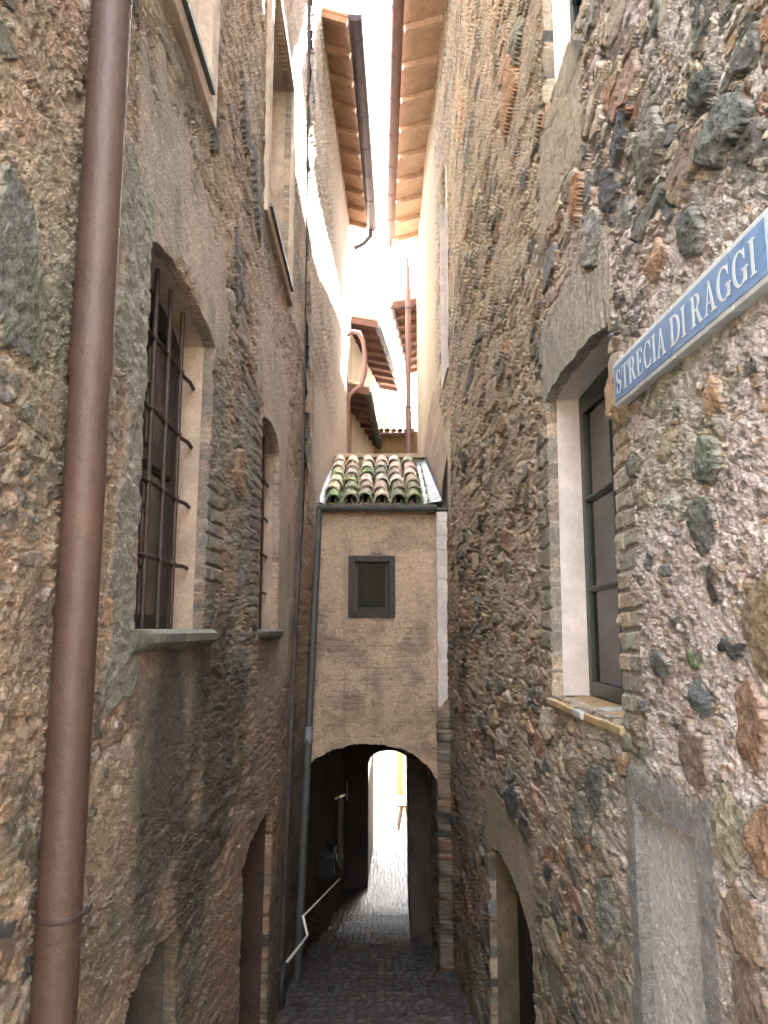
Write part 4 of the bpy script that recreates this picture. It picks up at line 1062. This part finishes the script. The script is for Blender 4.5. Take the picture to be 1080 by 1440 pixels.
# ================================================================== HOUSES BEHIND, ABOVE THE BRIDGE HOUSE
def far_eave(parent, g0, g1, inner0, inner1, z, m_g, gr, side=-1, m_w=None):
    d = MB(); zi = z+.12
    o0 = (inner0[0]+side*2.2, inner0[1]); o1 = (inner1[0]+side*2.2, inner1[1])
    zz = zi+.8
    d.hexa([(g0[0], g0[1], z), (inner0[0], inner0[1], zi), (inner1[0], inner1[1], zi), (g1[0], g1[1], z), (g0[0], g0[1], z+.05), (inner0[0], inner0[1], zi+.05), (inner1[0], inner1[1], zi+.05), (g1[0], g1[1], z+.05)])
    d.hexa([(inner0[0], inner0[1], zi), (o0[0], o0[1], zz), (o1[0], o1[1], zz), (inner1[0], inner1[1], zi), (inner0[0], inner0[1], zi+.05), (o0[0], o0[1], zz+.05), (o1[0], o1[1], zz+.05), (inner1[0], inner1[1], zi+.05)])
    rf = d.build('roof', M['timber_red'], parent)
    n = max(3, int((g1[1]-g0[1])/.55))
    for k in range(n+1):
        t = k/n; a = np.array(g0)*(1-t)+np.array(g1)*t; b = np.array(inner0)*(1-t)+np.array(inner1)*t
        r = MB(); r.bar((a[0], a[1], z-.05), (b[0]+side*.1, b[1], zi-.04), .09, .10); r.build('rafter', m_w or M['timber_red'], rf)
    t = MB()
    m = int((g1[1]-g0[1])/.22)
    for k in range(m):
        u = (k+.5)/m; a = np.array(g0)*(1-u)+np.array(g1)*u; b = np.array(inner0)*(1-u)+np.array(inner1)*u
        cc = random.choice([(.42, .27, .2), (.36, .25, .18), (.5, .4, .3)])
        t.trough((a[0], a[1], z+.07), (b[0], b[1], zi+.07), .10, .016, 8, 0, 180, cc, .09)
        t.trough((b[0], b[1], zi+.07), (b[0]+side*2.2, b[1], zz+.07), .10, .016, 8, 0, 180, cc, .09)
    t.build('roof_tiles', M['tile_attr'], rf, smooth=True)
    gutter(parent, (g0[0], g0[1], z-.02), (g1[0], g1[1], z-.02), gr, m_g, 1.2)
    return rf
# B: lower left roof with dark gutter
hb = thing('background_house', 'plastered house behind the bridge house on the left with dark gutter and overhanging eave', 'house', (-1.5, 17, 2))
s = MB(); s.hexa([(-4, 15.7, 1.5), (-.66, 15.7, 1.5), (-.44, 21.4, 1.5), (-4, 21.4, 1.5), (-4, 15.7, 4.95), (-.66, 15.7, 4.95), (-.44, 21.4, 4.95), (-4, 21.4, 4.95)])
s.build('wall', M['plaster_tan'], hb)
far_eave(hb, (-.19, 15.8), (.10, 21.6), (-.66, 15.8), (-.42, 21.6), 4.93, M['zinc_dark'], .07)
s = MB(); s.box(-.64, -.42, 18.6, 19.4, 2.6, 3.9); s.build('shutter', M['wood_brown'], hb)
# C: higher roof with grey gutter
hc = thing('background_house', 'higher pale house behind with brick red rafters and a pale grey gutter pipe', 'house', (-1.0, 19, 2))
s = MB(); s.hexa([(-4, 17.4, 4.0), (-.62, 17.4, 4.0), (.05, 21.5, 4.0), (-4, 21.5, 4.0), (-4, 17.4, 6.86), (-.62, 17.4, 6.86), (.05, 21.5, 6.86), (-4, 21.5, 6.86)])
s.build('wall', M['plaster_cream'], hc)
far_eave(hc, (0, 16.8), (.65, 21.6), (-.60, 16.8), (.02, 21.6), 6.8, M['zinc'], .07)
# D: right-hand roof
hd = thing('background_house', 'far roof on the right with dark rafters seen beside the long downpipe', 'house', (2, 22, 0))
s = MB(); s.hexa([(1.0, 16.66, -7), (4, 16.66, -7), (4, 21.5, -7), (1.25, 21.5, -7), (1.0, 16.66, 7.42), (4, 16.66, 7.42), (4, 21.5, 7.42), (1.25, 21.5, 7.42)])
s.build('wall', M['plaster_cream'], hd)
s = MB(); s.box(1.30, 4.2, 16.68, 21.45, 7.42, 12.3); s.build('sun_block', M['plaster_cream'], hd)  # unseen block added to keep the sun off the far left wall
far_eave(hd, (.33, 16.9), (.83, 21.5), (1.0, 16.9), (1.25, 21.5), 7.3, M['gutter'], .075, side=1)
# E: small mossy tiled roof between
he = thing('background_house', 'tiny ochre house far behind with a small mossy tiled roof and brown gutter', 'house', (.5, 20.6, 2))
s = MB(); s.box(-.3, 1.1, 20.75, 21.25, 1.6, 5.35); s.build('wall', M['plaster_ochre'], he)
s = MB(); s.hexa([(-.2, 20.4, 5.2), (1.0, 20.4, 5.2), (1.0, 21.9, 5.95), (-.2, 21.9, 5.95), (-.2, 20.4, 5.23), (1.0, 20.4, 5.23), (1.0, 21.9, 5.98), (-.2, 21.9, 5.98)])
rf = s.build('roof', M['timber'], he)
t = MB()
for i in range(7):
    for j in range(5):
        xx = -.06+.17*i; y = 20.35+.31*j; z = 5.26+.5*(y-20.4); cc = random.choice([(.45, .36, .28), (.40, .33, .24), (.22, .26, .13), (.52, .44, .35)])
        t.trough((xx, y, z), (xx, y+.36, z+.16), .082, .014, 8, 0, 180, cc, .066)
t.build('roof_tiles', M['tile_attr'], rf, smooth=True)
gutter(he, (-.1, 20.3, 5.17), (.95, 20.3, 5.17), .055, M['copper_pale'], 3)
s = MB(); s.hexa([(-.6, 21.92, 1.6), (1.1, 21.92, 1.6), (1.1, 22.3, 1.6), (-.6, 22.3, 1.6), (-.6, 21.92, 6.75), (1.1, 21.92, 6.2), (1.1, 22.3, 6.2), (-.6, 22.3, 6.75)])
s.build('chimney_wall', M['plaster_cream'], he)
# copper pipe with swan neck in front of the left background house
dp = thing('downpipe', 'pale copper downpipe with a curling swan neck, left, above the mossy tiled roof', 'pipe', (-.62, 15.4, 3))
y = 15.35
def atv(u, v, yy=y):
    up = 720-v; th = math.atan(165/1100.); r = u-540
    wy = 1100*math.cos(th)-up*math.sin(th); wz = 1100*math.sin(th)+up*math.cos(th); a = math.atan(10/1112.)
    X = r*math.cos(a)+wy*math.sin(a); Yy = -r*math.sin(a)+wy*math.cos(a); return (X/Yy*yy, yy, wz/Yy*yy)
SW = [(-.62, 4.02+1.94), (-.52, 6.05), (-.38, 6.02), (-.29, 5.85), (-.255, 5.6), (-.25, 5.35), (-.27, 5.15), (-.30, 4.98), (-.34, 4.88), (-.46, 4.80), (-.56, 4.70), (-.60, 4.52), (-.60, 4.3)]
p = MB(); p.tube([(a, y, b) for a, b in SW], .045, 14); p.build('swan_neck', M['copper_pale'], dp, smooth=True)
p = MB(); p.tube([(-.60, y, 4.35), (-.60, y, 2.2)], .043, 14); p.build('pipe', M['copper_pale'], dp, smooth=True)
p = MB(); p.tube([(-.262, y, 5.26), (-.275, y, 5.06)], [.07, .05], 14); p.build('hopper', M['copper_pale'], dp, smooth=True)
p = MB(); p.tube([(-.60, y, 4.0), (-.60, y, 3.95)], .052, 14); p.build('clamp', M['copper_pale'], dp, smooth=True)

# ================================================================== PIAZZA BEYOND THE PASSAGE
pz = thing('background_house', 'sunlit white facade closing the square beyond the passage', 'house', (0, 46, -6.7))
s = MB(); s.box(-14, 14, 45, 48, -7.2, 1.0); s.build('wall', M['pale_exit'], pz)
for xx in (-3.4, -.6, 2.4):
    s = MB(); s.box(xx, xx+.9, 44.93, 45.02, -6.7, -4.4); s.build('door', M['wood_brown'], pz)
sw = thing('side_wall', 'golden stone wall along the right of the exit street, shading the cobbles', 'wall', (1.5, 25, -6.6))
s = MB(); s.box(1.0, 3.5, 21.6, 30.5, -7.2, .6); s.build('wall', M['golden_stone'], sw)  # extended along the street to block sun on the exit cobbles
s = MB(); s.box(.96, 3.5, 21.6, 30.54, .6, .7); s.build('coping', M['grey_cement'], sw)
ob = thing('background_house', 'plain unseen house added behind the camera to block low sky and shape reflections', 'house', (0, -10, -1.6))
s = MB(); s.box(-8, 8, -12, -9.5, -1.64, 3.2); s.build('wall', M['plaster_ochre'], ob)  # added out of view to cut the low sky and feed reflections
for xx in (-4, -1, 2.5):
    s = MB(); s.box(xx, xx+1, -9.55, -9.47, -.6, 1.0); s.build('shutter', M['wood_brown'], ob)
lw = thing('garden_wall', 'low golden stone wall at the right edge of the bright square', 'wall', (1.5, 33, -6.6))
s = MB(); s.box(.80, 4, 33, 33.5, -7.2, -2.6); s.build('wall', M['golden_stone'], lw)
s = MB(); s.box(.74, 4.06, 32.94, 33.56, -2.6, -2.5); s.build('coping', M['grey_cement'], lw)
tb = thing('trestle_stand', 'small worn wooden trestle standing in the light at the end of the passage', 'stand', (.95, 27.5, -6.6))
zf = float(floor_z(27.5))
for k, (x0_, x1_) in enumerate(((.72, .86), (1.12, .98))):
    for yy in (27.3, 27.9):
        s = MB(); s.bar((x0_, yy, zf), (x1_, yy, zf+.75), .08, .08, (0, 1, 0)); s.build('leg', M['crate_wood'], tb)
s = MB(); s.box(.68, 1.18, 27.2, 28.0, zf+.75, zf+.80); s.build('top', M['crate_wood'], tb)
bd = thing('leaning_board', 'tall narrow grey board leaning in the bright exit of the passage', 'board', (.55, 28.6, -6.6))
s = MB(); s.bar((.52, 28.6, zf-.02), (.66, 28.7, zf+1.35), .05, .30, (0, 1, 0)); s.build('board', M['zinc'], bd)

# ------------------------------------------------------------------ groups of look-alike things
for o in bpy.data.objects:
    if o.parent is None and o.get('category') == 'pipe': o['group'] = 'downpipes along the alley'
    if o.parent is None and o.name.startswith('background_house'): o['group'] = 'houses in the background'
    if o.parent is None and o.get('category') == 'notice': o['group'] = 'small notices inside the passage'
    if o.parent is None and o.name.startswith('stone_house'): o['group'] = 'stone houses lining the alley'
